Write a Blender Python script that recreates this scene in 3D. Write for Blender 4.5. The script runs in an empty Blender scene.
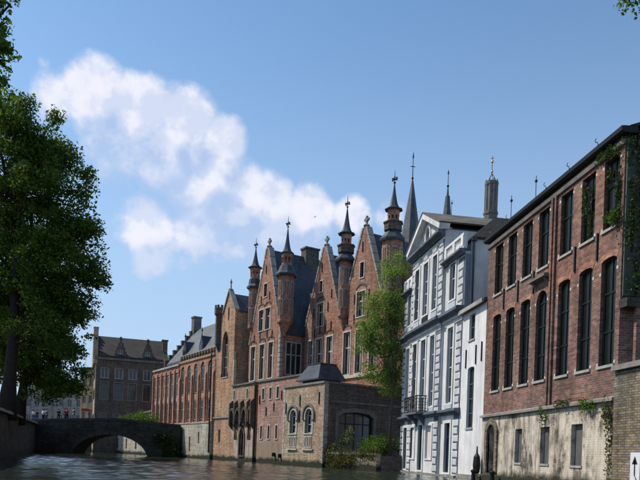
import bpy, bmesh, math, random
import numpy as np
from mathutils import Vector, Matrix
from mathutils.geometry import tessellate_polygon
random.seed(7); rng = np.random.default_rng(11)
S = bpy.context.scene; COL = S.collection; PI = math.pi
R_ = math.radians

# ------------------------------------------------------------------ camera
cam = bpy.data.cameras.new('camera'); co = bpy.data.objects.new('camera', cam); COL.objects.link(co)
YAW = math.atan(90/675); ROLL = math.atan(.035)
Fw = Vector((math.sin(YAW), math.cos(YAW), 0)); Rt = Vector((math.cos(YAW), -math.sin(YAW), 0)); Up = Vector((0, 0, 1))
camR = Rt*math.cos(ROLL) - Up*math.sin(ROLL)
camU = Rt*math.sin(ROLL) + Up*math.cos(ROLL)
# leaning to the right: world up projects to (+sin, cos)
camR = Rt*math.cos(ROLL) - Up*math.sin(ROLL); camU = Rt*math.sin(ROLL) + Up*math.cos(ROLL)
cxr = Rt*math.cos(ROLL) + Up*math.sin(ROLL); cxu = Up*math.cos(ROLL) - Rt*math.sin(ROLL)
M = Matrix.Identity(4)
for i in range(3):
    M[i][0] = cxr[i]; M[i][1] = cxu[i]; M[i][2] = -Fw[i]
M.translation = Vector((0, 0, 1.09)); co.matrix_world = M
cam.sensor_fit = 'HORIZONTAL'; cam.sensor_width = 36; cam.lens = 36*675/640
cam.shift_x = 0; cam.shift_y = (454.2-240)/640
cam.clip_start = .1; cam.clip_end = 6000
S.camera = co

# ------------------------------------------------------------------ sun, sky
SUN_EL = R_(50); SUN_AZ = math.atan2(.42, -.91)          # azimuth of the vector towards the sun (from +X, anticlockwise)
sv = Vector((math.cos(SUN_AZ)*math.cos(SUN_EL), math.sin(SUN_AZ)*math.cos(SUN_EL), math.sin(SUN_EL)))
sl = bpy.data.lights.new('sun', 'SUN'); sl.energy = 3.9; sl.angle = R_(.5); sl.color = (1, .93, .80)
so = bpy.data.objects.new('sun', sl); COL.objects.link(so); so.rotation_euler = sv.to_track_quat('Z', 'Y').to_euler()
so.location = (0, 0, 60)
S.view_settings.view_transform = 'Standard'; S.view_settings.look = 'None'; S.view_settings.gamma = 1
S.view_settings.exposure = 0.15
W = bpy.data.worlds.new('World'); S.world = W; W.use_nodes = True; W.cycles.sampling_method = 'MANUAL'; W.cycles.sample_map_resolution = 512
nt = W.node_tree; N = nt.nodes; Lk = nt.links; N.clear()
def nd(t, **k):
    n = N.new(t)
    for a, b in k.items(): setattr(n, a, b)
    return n
out = nd('ShaderNodeOutputWorld'); bg = nd('ShaderNodeBackground'); Lk.new(bg.outputs[0], out.inputs[0])
sky = nd('ShaderNodeTexSky', sky_type='NISHITA'); sky.sun_disc = False; sky.sun_elevation = SUN_EL
sky.sun_rotation = PI/2 - SUN_AZ; sky.air_density = 1.0; sky.dust_density = .3; sky.ozone_density = 3.0; sky.altitude = 0
tc = nd('ShaderNodeTexCoord')
CLOUDS = [ # direction, angular radius, weight
    ((-0.230, 0.874, 0.429), 0.045, 0.75),
    ((-0.184, 0.880, 0.437), 0.056, 1),
    ((-0.130, 0.894, 0.429), 0.056, 1),
    ((-0.073, 0.902, 0.426), 0.053, 1),
    ((-0.025, 0.913, 0.408), 0.045, 1),
    ((-0.156, 0.909, 0.387), 0.067, 0.66),
    ((-0.093, 0.921, 0.379), 0.067, 0.85),
    ((-0.033, 0.929, 0.370), 0.067, 1),
    ((0.001, 0.936, 0.352), 0.059, 1),
    ((0.036, 0.939, 0.342), 0.059, 1),
    ((0.099, 0.936, 0.337), 0.048, 0.95),
    ((0.154, 0.930, 0.334), 0.037, 0.8),
    ((-0.119, 0.946, 0.301), 0.059, 1),
    ((-0.052, 0.949, 0.311), 0.072, 0.92),
    ((-0.066, 0.936, 0.346), 0.053, 0.9),
    ((0.024, 0.952, 0.304), 0.067, 0.7),
    ((0.087, 0.950, 0.301), 0.056, 0.55),
    ((-0.119, 0.955, 0.271), 0.045, 0.65),
    ((-0.238, 0.854, 0.462), 0.019, 0.42),
    ((0.216, 0.918, 0.332), 0.037, 0.5),
    ((0.310, -0.852, 0.423), 0.3, 0.8),
    ((-0.814, -0.470, 0.342), 0.3, 0.8),
    ((0.803, 0.464, 0.375), 0.25, 0.7),
    ((0.196, 0.539, 0.819), 0.2, 0.4),
    ((0.951, -0.168, 0.259), 0.2, 0.7),
]
def wmath(op, a, b=None, c=None):
    n = nd('ShaderNodeMath', operation=op)
    for i, v in enumerate((a, b, c)):
        if v is None: continue
        if isinstance(v, (int, float)): n.inputs[i].default_value = v
        else: Lk.new(v, n.inputs[i])
    return n.outputs[0]
def cnoise(vec, sc_, det, ro=.58):
    n1 = nd('ShaderNodeTexNoise'); n1.inputs['Scale'].default_value = sc_; n1.inputs['Detail'].default_value = det; n1.inputs['Roughness'].default_value = ro; Lk.new(vec, n1.inputs['Vector']); return n1.outputs['Fac']
vec0 = tc.outputs['Generated']
offv = nd('ShaderNodeVectorMath', operation='ADD'); Lk.new(vec0, offv.inputs[0]); offv.inputs[1].default_value = (-.010, 0, .020)      # a step towards the sun
def cover(vec):
    tot = None
    for d, r, w in CLOUDS:
        dv = nd('ShaderNodeVectorMath', operation='DISTANCE'); Lk.new(vec, dv.inputs[0]); dv.inputs[1].default_value = d
        mr = nd('ShaderNodeMapRange', interpolation_type='SMOOTHSTEP'); Lk.new(dv.outputs['Value'], mr.inputs['Value'])
        mr.inputs['From Min'].default_value = r*1.35; mr.inputs['From Max'].default_value = r*.1; mr.inputs['To Min'].default_value = 0; mr.inputs['To Max'].default_value = w
        tot = mr.outputs[0] if tot is None else wmath('SMOOTH_MAX', tot, mr.outputs[0], .12)
    return tot
off2 = nd('ShaderNodeVectorMath', operation='ADD'); Lk.new(vec0, off2.inputs[0]); off2.inputs[1].default_value = (-.015, 0, .045)
tot = cover(vec0); totB = cover(off2.outputs[0])
def mrange(v, a, b, c=0, d=1):
    m_ = nd('ShaderNodeMapRange', interpolation_type='SMOOTHSTEP'); Lk.new(v, m_.inputs['Value'])
    for k, x in zip(('From Min', 'From Max', 'To Min', 'To Max'), (a, b, c, d)): m_.inputs[k].default_value = x
    return m_.outputs[0]
nA = cnoise(vec0, 9, 9, .6); nB = cnoise(offv.outputs[0], 9, 4)
dA = wmath('MULTIPLY', wmath('ADD', tot, wmath('MULTIPLY', wmath('SUBTRACT', nA, .5), 1.5)), mrange(tot, 0, .25))
lit = wmath('ADD', mrange(wmath('SUBTRACT', nA, nB), -.08, .10, 0, .5), mrange(wmath('SUBTRACT', tot, totB), -.15, .45, 0, .6))
mask = wmath('MULTIPLY', wmath('MULTIPLY', mrange(dA, .26, .66), wmath('ADD', wmath('MULTIPLY', lit, .45), .5)), .97)
cr = nd('ShaderNodeValToRGB'); Lk.new(lit, cr.inputs['Fac'])
cr.color_ramp.elements[0].position = .15; cr.color_ramp.elements[0].color = (.50, .58, .79, 1)
cr.color_ramp.elements[1].position = .85; cr.color_ramp.elements[1].color = (.82, .82, .90, 1)
skm = nd('ShaderNodeMix', data_type='RGBA', blend_type='MULTIPLY'); skm.inputs['Factor'].default_value = 1
Lk.new(sky.outputs[0], skm.inputs[6]); skm.inputs[7].default_value = (.132, .152, .152, 1)
sz = nd('ShaderNodeSeparateXYZ'); Lk.new(tc.outputs['Generated'], sz.inputs[0])
hf = nd('ShaderNodeMapRange', interpolation_type='SMOOTHSTEP'); Lk.new(sz.outputs[2], hf.inputs['Value'])
hf.inputs['From Min'].default_value = .62; hf.inputs['From Max'].default_value = -.05; hf.inputs['To Max'].default_value = 1.0
hz = nd('ShaderNodeMix', data_type='RGBA'); Lk.new(hf.outputs[0], hz.inputs['Factor'])
Lk.new(skm.outputs[2], hz.inputs[6]); hz.inputs[7].default_value = (.43, .56, .76, 1)
mx = nd('ShaderNodeMix', data_type='RGBA'); Lk.new(mask, mx.inputs['Factor']); Lk.new(hz.outputs[2], mx.inputs[6]); Lk.new(cr.outputs[0], mx.inputs[7])
Lk.new(mx.outputs[2], bg.inputs['Color']); bg.inputs['Strength'].default_value = 1.0
SKYMUL = skm

# ------------------------------------------------------------------ materials
MAT = {}
class NT:
    def __init__(s, name):
        s.m = bpy.data.materials.new(name); s.m.use_nodes = True; s.t = s.m.node_tree
        s.b = s.t.nodes['Principled BSDF']; s.b.inputs['Specular IOR Level'].default_value = .25
        MAT[name] = s.m
    def n(s, t, ins=None, **k):
        n = s.t.nodes.new(t)
        for a, b in k.items(): setattr(n, a, b)
        for a, b in (ins or {}).items():
            if isinstance(b, bpy.types.NodeSocket): s.t.links.new(b, n.inputs[a])
            else: n.inputs[a].default_value = b
        return n
    def mul(s, a, b, f=1.0, bt='MULTIPLY'):
        n = s.n('ShaderNodeMix', data_type='RGBA', blend_type=bt)
        for i, v in ((0, f), (6, a), (7, b)):
            if isinstance(v, bpy.types.NodeSocket): s.t.links.new(v, n.inputs[i])
            else: n.inputs[i].default_value = v
        return n.outputs[2]
    def ramp(s, fac, stops):
        n = s.n('ShaderNodeValToRGB', {'Fac': fac}); e = n.color_ramp.elements
        while len(e) < len(stops): e.new(.5)
        for q, (p, c) in zip(e, stops): q.position = p; q.color = (*c, 1) if len(c) == 3 else c
        return n.outputs[0]
    def obj(s): return s.n('ShaderNodeTexCoord').outputs['Object']
    def noise(s, vec, scale, detail=4, rough=.55, sc=None):
        if sc: vec = s.n('ShaderNodeMapping', {'Vector': vec, 'Scale': sc}).outputs[0]
        return s.n('ShaderNodeTexNoise', {'Vector': vec, 'Scale': scale, 'Detail': detail, 'Roughness': rough}).outputs['Fac']
    def bump(s, h, st=.3, d=.02):
        b = s.n('ShaderNodeBump', {'Height': h, 'Strength': st, 'Distance': d}); s.t.links.new(b.outputs[0], s.b.inputs['Normal'])
    def col(s, c):
        if isinstance(c, bpy.types.NodeSocket): s.t.links.new(c, s.b.inputs['Base Color'])
        else: s.b.inputs['Base Color'].default_value = (*c, 1)
g3 = lambda v: (v, v, v)
def mat_plain(name, c, rough=.7, metal=0, var=.25, sc=3.0, bump=.15):
    t = NT(name); o = t.obj(); n1 = t.noise(o, sc, 6); n2 = t.noise(o, sc*.2, 4, sc=(1, 1, .4))
    v = t.ramp(n1, [(.25, g3(1-var)), (.75, g3(1+var*.6))]); w = t.ramp(n2, [(.3, g3(1-var)), (.7, g3(1+var*.3))])
    if name.startswith(('stucco', 'render', 'quoin')): w = t.mul(w, t.ramp(t.noise(o, 1.0, 6, .65, sc=(3, 3, .22)), [(.33, (.76, .77, .78)), (.5, g3(.97)), (.7, g3(1.04))]))
    t.col(t.mul(t.mul((*c, 1), v), w)); t.b.inputs['Roughness'].default_value = rough; t.b.inputs['Metallic'].default_value = metal
    if bump: t.bump(n1, bump, .02)
    return t.m
def mat_brick(name, c1, c2, mortar, bw=.23, bh=.075, ms=.012, grime=.45, moss=True, patch=None, streak=.35, mottle=.35):
    t = NT(name); o = t.obj(); sp = t.n('ShaderNodeSeparateXYZ', {'Vector': o})
    xy = t.n('ShaderNodeMath', {0: sp.outputs[0], 1: sp.outputs[1]}, operation='ADD').outputs[0]
    uv = t.n('ShaderNodeCombineXYZ', {'X': xy, 'Y': sp.outputs[2]}).outputs[0]
    wob = t.n('ShaderNodeTexNoise', {'Vector': uv, 'Scale': 1.2}).outputs['Color']
    uv2 = t.n('ShaderNodeVectorMath', {0: uv, 1: t.n('ShaderNodeVectorMath', {0: wob, 'Scale': .03}, operation='SCALE').outputs[0]}, operation='ADD').outputs[0]
    br = t.n('ShaderNodeTexBrick', {'Vector': uv2, 'Color1': (*c1, 1), 'Color2': (*c2, 1), 'Mortar': (*mortar, 1), 'Scale': 1, 'Mortar Size': ms, 'Brick Width': bw, 'Row Height': bh, 'Bias': -.1})
    c = br.outputs['Color']
    us = t.n('ShaderNodeSeparateXYZ', {'Vector': uv2}); mth = lambda op, a, b=0.0: t.n('ShaderNodeMath', {0: a, 1: b}, operation=op).outputs[0]
    row = mth('FLOOR', mth('DIVIDE', us.outputs[1], bh)); sh_ = mth('MULTIPLY', mth('MODULO', mth('ABSOLUTE', row), 2.0), .5)
    colm = mth('FLOOR', mth('ADD', mth('DIVIDE', us.outputs[0], bw), sh_))
    cb = t.n('ShaderNodeTexWhiteNoise', {'Vector': t.n('ShaderNodeCombineXYZ', {'X': colm, 'Y': row}).outputs[0]}).outputs['Value']
    rowt = t.n('ShaderNodeTexWhiteNoise', {'Vector': t.n('ShaderNodeCombineXYZ', {'X': mth('FLOOR', mth('DIVIDE', us.outputs[0], 2.3)), 'Y': row}).outputs[0]}).outputs['Value']
    c = t.mul(c, t.ramp(rowt, [(0, g3(1-mottle*.45)), (1, g3(1+mottle*.35))]))
    c = t.mul(c, t.ramp(cb, [(0, g3(1-mottle)), (1, g3(1+mottle*.7))]))
    big = t.noise(uv, .35, 6, .6); c = t.mul(c, t.ramp(big, [(.3, (1-grime,)*3), (.5, g3(.95)), (.72, g3(1.2))]))
    st = t.noise(uv, 1.0, 5, .65, sc=(2.2, .16, 1)); c = t.mul(c, t.ramp(st, [(.30, g3(1-streak)), (.52, g3(1)), (.8, g3(1.08))]))
    hue = t.noise(uv, .16, 3); c = t.mul(c, t.ramp(hue, [(.35, (1.06, .96, .9)), (.65, (.93, 1.02, 1.08))]))
    if patch:                                # remains of limewash: a coat with its own outline
        pc, lo, hi, zmax = patch
        pn = t.noise(uv, .9, 7, .68, sc=(1, .45, 1))
        zf = t.n('ShaderNodeMapRange', {'Value': sp.outputs[2], 'From Min': zmax+.2, 'From Max': zmax-.2}).outputs[0]
        pf = t.n('ShaderNodeMapRange', {'Value': pn, 'From Min': lo, 'From Max': hi}).outputs[0]
        f = t.n('ShaderNodeMath', {0: zf, 1: pf}, operation='MULTIPLY').outputs[0]
        pcol = t.mul((*pc, 1), t.ramp(br.outputs['Fac'], [(0, g3(1)), (1, g3(.88))]))
        pcol = t.mul(pcol, t.ramp(t.noise(uv, 1.0, 6, .7, sc=(2.6, .3, 1)), [(.36, g3(.55)), (.47, g3(.9)), (.7, g3(1.05))]))
        c = t.mul(c, pcol, f, 'MIX')
    if name == 'brick_basement':
        drip = t.noise(uv2, 1.0, 6, .7, sc=(3.4, .3, 1)); band = t.noise(uv, .9, 7, .7)
        c = t.mul(c, t.ramp(drip, [(.36, g3(.42)), (.46, g3(.88)), (.56, g3(1.04))])); c = t.mul(c, t.ramp(band, [(.38, (.58, .55, .5)), (.50, (.98, .93, .86)), (.7, g3(1.08))]))
    if moss:
        mz = t.n('ShaderNodeMath', {0: sp.outputs[2], 1: t.n('ShaderNodeMath', {0: t.noise(uv, 1.3, 5), 1: .9}, operation='MULTIPLY').outputs[0]}, operation='SUBTRACT').outputs[0]
        mf = t.n('ShaderNodeMapRange', {'Value': mz, 'From Min': .22, 'From Max': -.12}).outputs[0]
        c = t.mul(c, (.03, .034, .02, 1), mf, 'MIX')
    t.col(c); t.b.inputs['Roughness'].default_value = .88
    hh = t.n('ShaderNodeMath', {0: t.n('ShaderNodeMath', {0: br.outputs['Fac'], 1: -.6}, operation='MULTIPLY').outputs[0], 1: t.noise(uv, 14, 5)}, operation='ADD').outputs[0]
    t.bump(hh, .5, .012); return t.m
def mat_slate(name, c1, c2, rough=.5, w=.3, h=.18):
    t = NT(name); o = t.obj(); sp = t.n('ShaderNodeSeparateXYZ', {'Vector': o})
    xy = t.n('ShaderNodeMath', {0: sp.outputs[0], 1: sp.outputs[1]}, operation='ADD').outputs[0]
    uv = t.n('ShaderNodeCombineXYZ', {'X': xy, 'Y': sp.outputs[2]}).outputs[0]
    br = t.n('ShaderNodeTexBrick', {'Vector': uv, 'Color1': (*c1, 1), 'Color2': (*c2, 1), 'Mortar': (c1[0]*.4, c1[1]*.4, c1[2]*.4, 1), 'Scale': 1, 'Mortar Size': .012, 'Brick Width': w, 'Row Height': h})
    c = t.mul(br.outputs['Color'], t.ramp(t.noise(o, .6, 6, .65), [(.3, g3(.65)), (.7, g3(1.3))]))
    c = t.mul(c, t.ramp(t.noise(uv, 1, 5, .6, sc=(1.6, .2, 1)), [(.3, g3(.75)), (.7, g3(1.15))]))
    t.col(c); t.b.inputs['Roughness'].default_value = rough
    t.bump(t.n('ShaderNodeMath', {0: br.outputs['Fac'], 1: -1}, operation='MULTIPLY').outputs[0], .5, .01); return t.m
def mat_leaf(name, c1, c2, trans=.45):
    t = NT(name); geo = t.n('ShaderNodeNewGeometry').outputs['Random Per Island']
    o = t.obj(); n1 = t.noise(o, .45, 3)
    c = t.ramp(geo, [(0, c1), (1, c2)]); c = t.mul(c, t.ramp(n1, [(.3, (.75, .8, .7)), (.7, (1.25, 1.2, 1.0))]))
    t.col(c); t.b.inputs['Roughness'].default_value = .6; t.b.inputs['Specular IOR Level'].default_value = .2
    tr = t.n('ShaderNodeBsdfTranslucent', {'Color': t.mul(c, (1.6, 1.7, .7, 1))}); mixn = t.n('ShaderNodeMixShader', {0: trans})
    t.t.links.new(t.b.outputs[0], mixn.inputs[1]); t.t.links.new(tr.outputs[0], mixn.inputs[2])
    t.t.links.new(mixn.outputs[0], t.t.nodes['Material Output'].inputs[0]); return t.m
def mat_glass(name, c, rough=.12):
    t = NT(name); o = t.obj(); n1 = t.noise(o, .9, 3)
    t.col(t.mul((*c, 1), t.ramp(n1, [(.3, g3(.5)), (.7, g3(1.6))]))); t.b.inputs['Roughness'].default_value = rough
    t.b.inputs['Specular IOR Level'].default_value = .6; t.bump(t.noise(o, 2.2, 2), .12, .03); return t.m

mat_brick('brick_warehouse', (.27, .12, .085), (.18, .085, .062), (.24, .18, .15), bw=.24, bh=.085, ms=.016, grime=.4, mottle=.34)
mat_brick('brick_basement', (.23, .20, .165), (.17, .15, .125), (.33, .30, .26), bw=.26, bh=.09, grime=.45, patch=((.70, .63, .54), .42, .50, 3.3), streak=.7, mottle=.5)
mat_brick('brick_yellow', (.34, .27, .17), (.25, .2, .13), (.16, .14, .12), bw=.25, bh=.085, ms=.02, grime=.5, streak=.55)
mat_brick('brick_gable', (.47, .20, .125), (.33, .145, .095), (.36, .26, .2), grime=.38)
mat_brick('brick_wing', (.57, .26, .165), (.46, .205, .13), (.36, .25, .19), grime=.3)
mat_brick('brick_chapel', (.58, .34, .20), (.48, .27, .16), (.4, .3, .22), grime=.3)
mat_brick('brick_loggia', (.56, .33, .215), (.46, .27, .175), (.38, .28, .21), grime=.4, patch=((.55, .46, .38), .45, .55, 3.9))
mat_brick('brick_pink', (.52, .29, .225), (.42, .22, .175), (.4, .3, .26), grime=.3, patch=((.36, .27, .19), .28, .38, 2.2))
mat_brick('brick_annex', (.58, .42, .28), (.46, .33, .22), (.34, .28, .22), grime=.35)
mat_brick('brick_cream', (.62, .55, .43), (.54, .47, .36), (.42, .38, .31), grime=.3, streak=.45)
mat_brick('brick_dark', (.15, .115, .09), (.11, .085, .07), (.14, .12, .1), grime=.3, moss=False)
mat_brick('stone_bridge', (.06, .055, .045), (.04, .038, .032), (.05, .045, .04), bw=.5, bh=.22, ms=.02, grime=.5)  # tree shade over the bridge is put into this dark stone colour
mat_brick('stone_bank', (.09, .08, .06), (.065, .058, .045), (.07, .06, .05), bw=.4, bh=.2, ms=.02, grime=.5)
mat_brick('house_far', (.38, .36, .32), (.34, .32, .29), (.36, .34, .3), grime=.25, moss=False)
mat_plain('stone_white', (.60, .54, .46), .8, var=.3)
mat_plain('stone_cope', (.30, .28, .25), .85, var=.35)
mat_plain('stone_grey', (.20, .19, .175), .85, var=.35)
mat_plain('bark_pale', (.08, .07, .055), .9, var=.3, sc=6)
mat_plain('stone_gable', (.38, .36, .32), .85, var=.3)
mat_plain('stone_pale', (.42, .40, .36), .85, var=.3)
mat_plain('render_white', (.82, .80, .79), .85, var=.2, sc=.8)
mat_plain('stucco', (.74, .73, .71), .8, var=.18, sc=1.3)
mat_plain('stucco_panel', (.54, .58, .63), .8, var=.15, sc=1.5)
mat_plain('stucco_trim', (.80, .785, .76), .75, var=.2, sc=1.6)
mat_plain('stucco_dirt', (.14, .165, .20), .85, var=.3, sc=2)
mat_plain('niche_cream', (.70, .64, .58), .85, var=.12)
mat_plain('quoin_trim', (.64, .64, .64), .8, var=.2)
mat_plain('bridge_cope', (.07, .065, .06), .9, var=.3)  # copings carry the same painted tree shade as the bridge masonry
mat_plain('quoin_stone', (.30, .33, .39), .85, var=.25)
mat_plain('render_grey', (.10, .12, .10), .9, var=.25)
mat_plain('wood_green', (.010, .018, .014), .5, var=.3)
mat_plain('wood_dark', (.03, .028, .026), .5, var=.3)
mat_plain('wood_white', (.62, .62, .62), .5, var=.1)
mat_plain('wood_blue', (.035, .05, .075), .45, var=.2)
mat_plain('shutter_grey', (.115, .12, .115), .6, var=.2)
mat_plain('iron', (.018, .018, .02), .5, var=.2, bump=0)
mat_plain('lead', (.075, .082, .095), .42, .3, var=.25)
mat_plain('gutter_dark', (.022, .022, .024), .5, var=.2)
mat_plain('gold', (.55, .38, .12), .35, .8, var=.1, bump=0)
mat_plain('bark', (.035, .028, .022), .9, var=.4, sc=6, bump=.6)
mat_brick('ochre', (.62, .42, .22), (.56, .38, .2), (.55, .4, .25), grime=.2, moss=False)
mat_plain('earth', (.07, .06, .045), .95, var=.3, sc=.5)
mat_plain('paving', (.16, .15, .13), .9, var=.2, sc=1)
mat_plain('red_cloth', (.22, .035, .035), .8, var=.2)
mat_plain('sign_white', (.75, .75, .75), .5, var=.05)
mat_plain('sign_red', (.18, .02, .05), .5, var=.05)
mat_plain('skin', (.45, .27, .2), .6, var=.05, bump=0)
mat_plain('hair', (.03, .02, .015), .7, var=.2, bump=0)
for nm, c in (('cloth_white', (.75, .75, .76)), ('cloth_red', (.4, .06, .05)), ('cloth_blue', (.06, .1, .22)), ('cloth_grey', (.2, .2, .21)), ('cloth_black', (.02, .02, .022))):
    mat_plain(nm, c, .85, var=.1, bump=0)
mat_slate('slate', (.075, .085, .105), (.055, .062, .078), .45)
mat_slate('slate_hall', (.13, .135, .145), (.10, .105, .115), .5)
mat_slate('slate_blue', (.10, .115, .14), (.08, .09, .11), .42)
mat_slate('tile_brown', (.062, .053, .045), (.047, .041, .036), .8, .25, .22)
mat_slate('tile_grey', (.17, .15, .115), (.13, .115, .095), .75, .25, .2)
mat_glass('glass', (.020, .024, .028)); mat_glass('glass_warm', (.05, .045, .038), .2); mat_glass('glass_green', (.006, .009, .008), .3)
mat_leaf('leaf_dark', (.024, .052, .010), (.10, .155, .030), .42)
mat_leaf('leaf_fresh', (.11, .18, .05), (.20, .27, .09), .4)
mat_leaf('leaf_mid', (.05, .10, .02), (.10, .17, .03), .4)
mat_leaf('leaf_ivy', (.025, .05, .015), (.06, .10, .025), .25)
mat_leaf('leaf_grey', (.14, .17, .10), (.20, .22, .13), .3)
mat_leaf('leaf_brown', (.06, .07, .03), (.12, .11, .05), .3)

# ------------------------------------------------------------------ helpers
def hole(x0, x1, z0, z1, kind='rect'):
    w = x1-x0; cx = (x0+x1)/2
    if kind == 'rect': return [(x0, z0), (x1, z0), (x1, z1), (x0, z1)]
    if kind == 'seg':
        r = w*.12; return [(x0, z0), (x1, z0), (x1, z1-r)] + [(cx+w/2*math.cos(a), z1-r+r*math.sin(a)) for a in (PI*.25, PI*.5, PI*.75)] + [(x0, z1-r)]
    if kind == 'arch':
        r = w/2; return [(x0, z0), (x1, z0)] + [(cx+r*math.cos(a), z1-r+r*math.sin(a)) for a in [PI*i/10 for i in range(11)]]
    if kind == 'point':
        hh = w*.9; pts = [(x0, z0), (x1, z0)]
        f = lambda t: (1-t)**1.0
        for i in range(6): t = i/5; pts.append((x1-(w/2)*(1-math.cos(t*PI/2)), z1-hh+hh*math.sin(t*PI/2)*(.85+.15*t)))
        for i in range(4, -1, -1): t = i/5; pts.append((x0+(w/2)*(1-math.cos(t*PI/2)), z1-hh+hh*math.sin(t*PI/2)*(.85+.15*t)))
        return pts
class G:
    def __init__(s): s.v = []; s.f = []; s.mi = []
    def face(s, pts, mi=0):
        b = len(s.v); s.v += [tuple(p) for p in pts]; s.f.append(tuple(range(b, b+len(pts)))); s.mi.append(mi)
    def box(s, x0, x1, y0, y1, z0, z1, mi=0):
        b = len(s.v); s.v += [(x, y, z) for z in (z0, z1) for y in (y0, y1) for x in (x0, x1)]
        for f in ((0, 2, 3, 1), (4, 5, 7, 6), (0, 1, 5, 4), (2, 6, 7, 3), (1, 3, 7, 5), (0, 4, 6, 2)): s.f.append(tuple(b+i for i in f)); s.mi.append(mi)
        return s
    def loft(s, rings, mi=0, caps=True, close=True):
        b = len(s.v); n = len(rings[0])
        for r in rings: s.v += [tuple(p) for p in r]
        for k in range(len(rings)-1):
            for i in range(n if close else n-1):
                j = (i+1) % n; s.f.append((b+k*n+i, b+k*n+j, b+(k+1)*n+j, b+(k+1)*n+i)); s.mi.append(mi)
        if caps: s.f.append(tuple(b+i for i in reversed(range(n)))); s.mi.append(mi); s.f.append(tuple(b+(len(rings)-1)*n+i for i in range(n))); s.mi.append(mi)
        return s
    def lathe(s, prof, cx, cy, n=8, mi=0, rot=None):
        rot = PI/n if rot is None else rot
        return s.loft([[(cx+max(r, .004)*math.cos(2*PI*i/n+rot), cy+max(r, .004)*math.sin(2*PI*i/n+rot), z) for i in range(n)] for r, z in prof], mi)
    def tube(s, pts, r, n=6, mi=0):
        pts = [Vector(p) for p in pts]; rr = r if isinstance(r, (list, tuple)) else [r]*len(pts); rings = []
        for i, p in enumerate(pts):
            d = (pts[min(i+1, len(pts)-1)]-pts[max(i-1, 0)]).normalized()
            a = d.cross(Vector((0, 0, 1)) if abs(d.z) < .9 else Vector((1, 0, 0))).normalized(); b = d.cross(a)
            rings.append([p+a*rr[i]*math.cos(2*PI*k/n)+b*rr[i]*math.sin(2*PI*k/n) for k in range(n)])
        return s.loft(rings, mi)
    def prism(s, poly, y0, y1, mi=0):                    # polygon in x,z
        return s.loft([[(x, y, z) for x, z in poly] for y in (y0, y1)], mi)
    def prismx(s, poly, x0, x1, mi=0):                   # polygon in y,z
        return s.loft([[(x, y, z) for y, z in poly] for x in (x0, x1)], mi)
    def ring(s, a, b, y0, y1, mi=0):                     # frame between two outlines (same point count) in x,z
        n = len(a); base = len(s.v)
        for y in (y0, y1):
            s.v += [(x, y, z) for x, z in a] + [(x, y, z) for x, z in b]
        for i in range(n):
            j = (i+1) % n
            for q in ((i, j, n+j, n+i), (2*n+j, 2*n+i, 3*n+i, 3*n+j), (j, i, 2*n+i, 2*n+j), (n+i, n+j, 3*n+j, 3*n+i)):
                s.f.append(tuple(base+k for k in q)); s.mi.append(mi)
        return s
    def slab(s, outline, holes, y0, y1, mi=0):
        loops = [outline]+list(holes); vv = [p for l in loops for p in l]
        tris = tessellate_polygon([[Vector((x, z, 0)) for x, z in l] for l in loops])
        b = len(s.v); n = len(vv)
        for y in (y0, y1): s.v += [(x, y, z) for x, z in vv]
        for t in tris:
            s.f.append(tuple(b+i for i in t)); s.mi.append(mi); s.f.append(tuple(b+n+i for i in reversed(t))); s.mi.append(mi)
        o = 0
        for l in loops:
            for i in range(len(l)):
                j = (i+1) % len(l); s.f.append((b+o+i, b+o+j, b+n+o+j, b+n+o+i)); s.mi.append(mi)
            o += len(l)
        return s
    def mesh(s, name, mats, smooth=False):
        me = bpy.data.meshes.new(name); me.from_pydata(s.v, [], s.f)
        for m in (mats if isinstance(mats, (list, tuple)) else [mats]): me.materials.append(MAT[m])
        me.polygons.foreach_set('material_index', s.mi)
        bm = bmesh.new(); bm.from_mesh(me); bmesh.ops.remove_doubles(bm, verts=bm.verts, dist=1e-5); bmesh.ops.recalc_face_normals(bm, faces=bm.faces); bm.to_mesh(me); bm.free()
        if smooth: me.polygons.foreach_set('use_smooth', [True]*len(me.polygons))
        me.update(); return me
    def build(s, name, mats, parent=None, label=None, smooth=False, loc=None):
        return link(name, s.mesh(name, mats, smooth), parent, label, loc)
def link(name, me, parent=None, label=None, loc=None):
    o = bpy.data.objects.new(name, me); COL.objects.link(o); o.parent = parent
    if loc is not None: o.location = loc
    if label: o['label'] = label
    return o
def tag(o, label, cat, group=None):
    o['label'] = label; o['category'] = cat
    if group: o['group'] = group
    return o
def thing(name, label, cat, loc=(0, 0, 0), rot=0, group=None):
    o = bpy.data.objects.new(name, None); COL.objects.link(o); o.location = loc; o.rotation_euler = (0, 0, rot); o.empty_display_size = .5
    return tag(o, label, cat, group)
def struct(o, k='structure'): o['kind'] = k; return o

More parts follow.
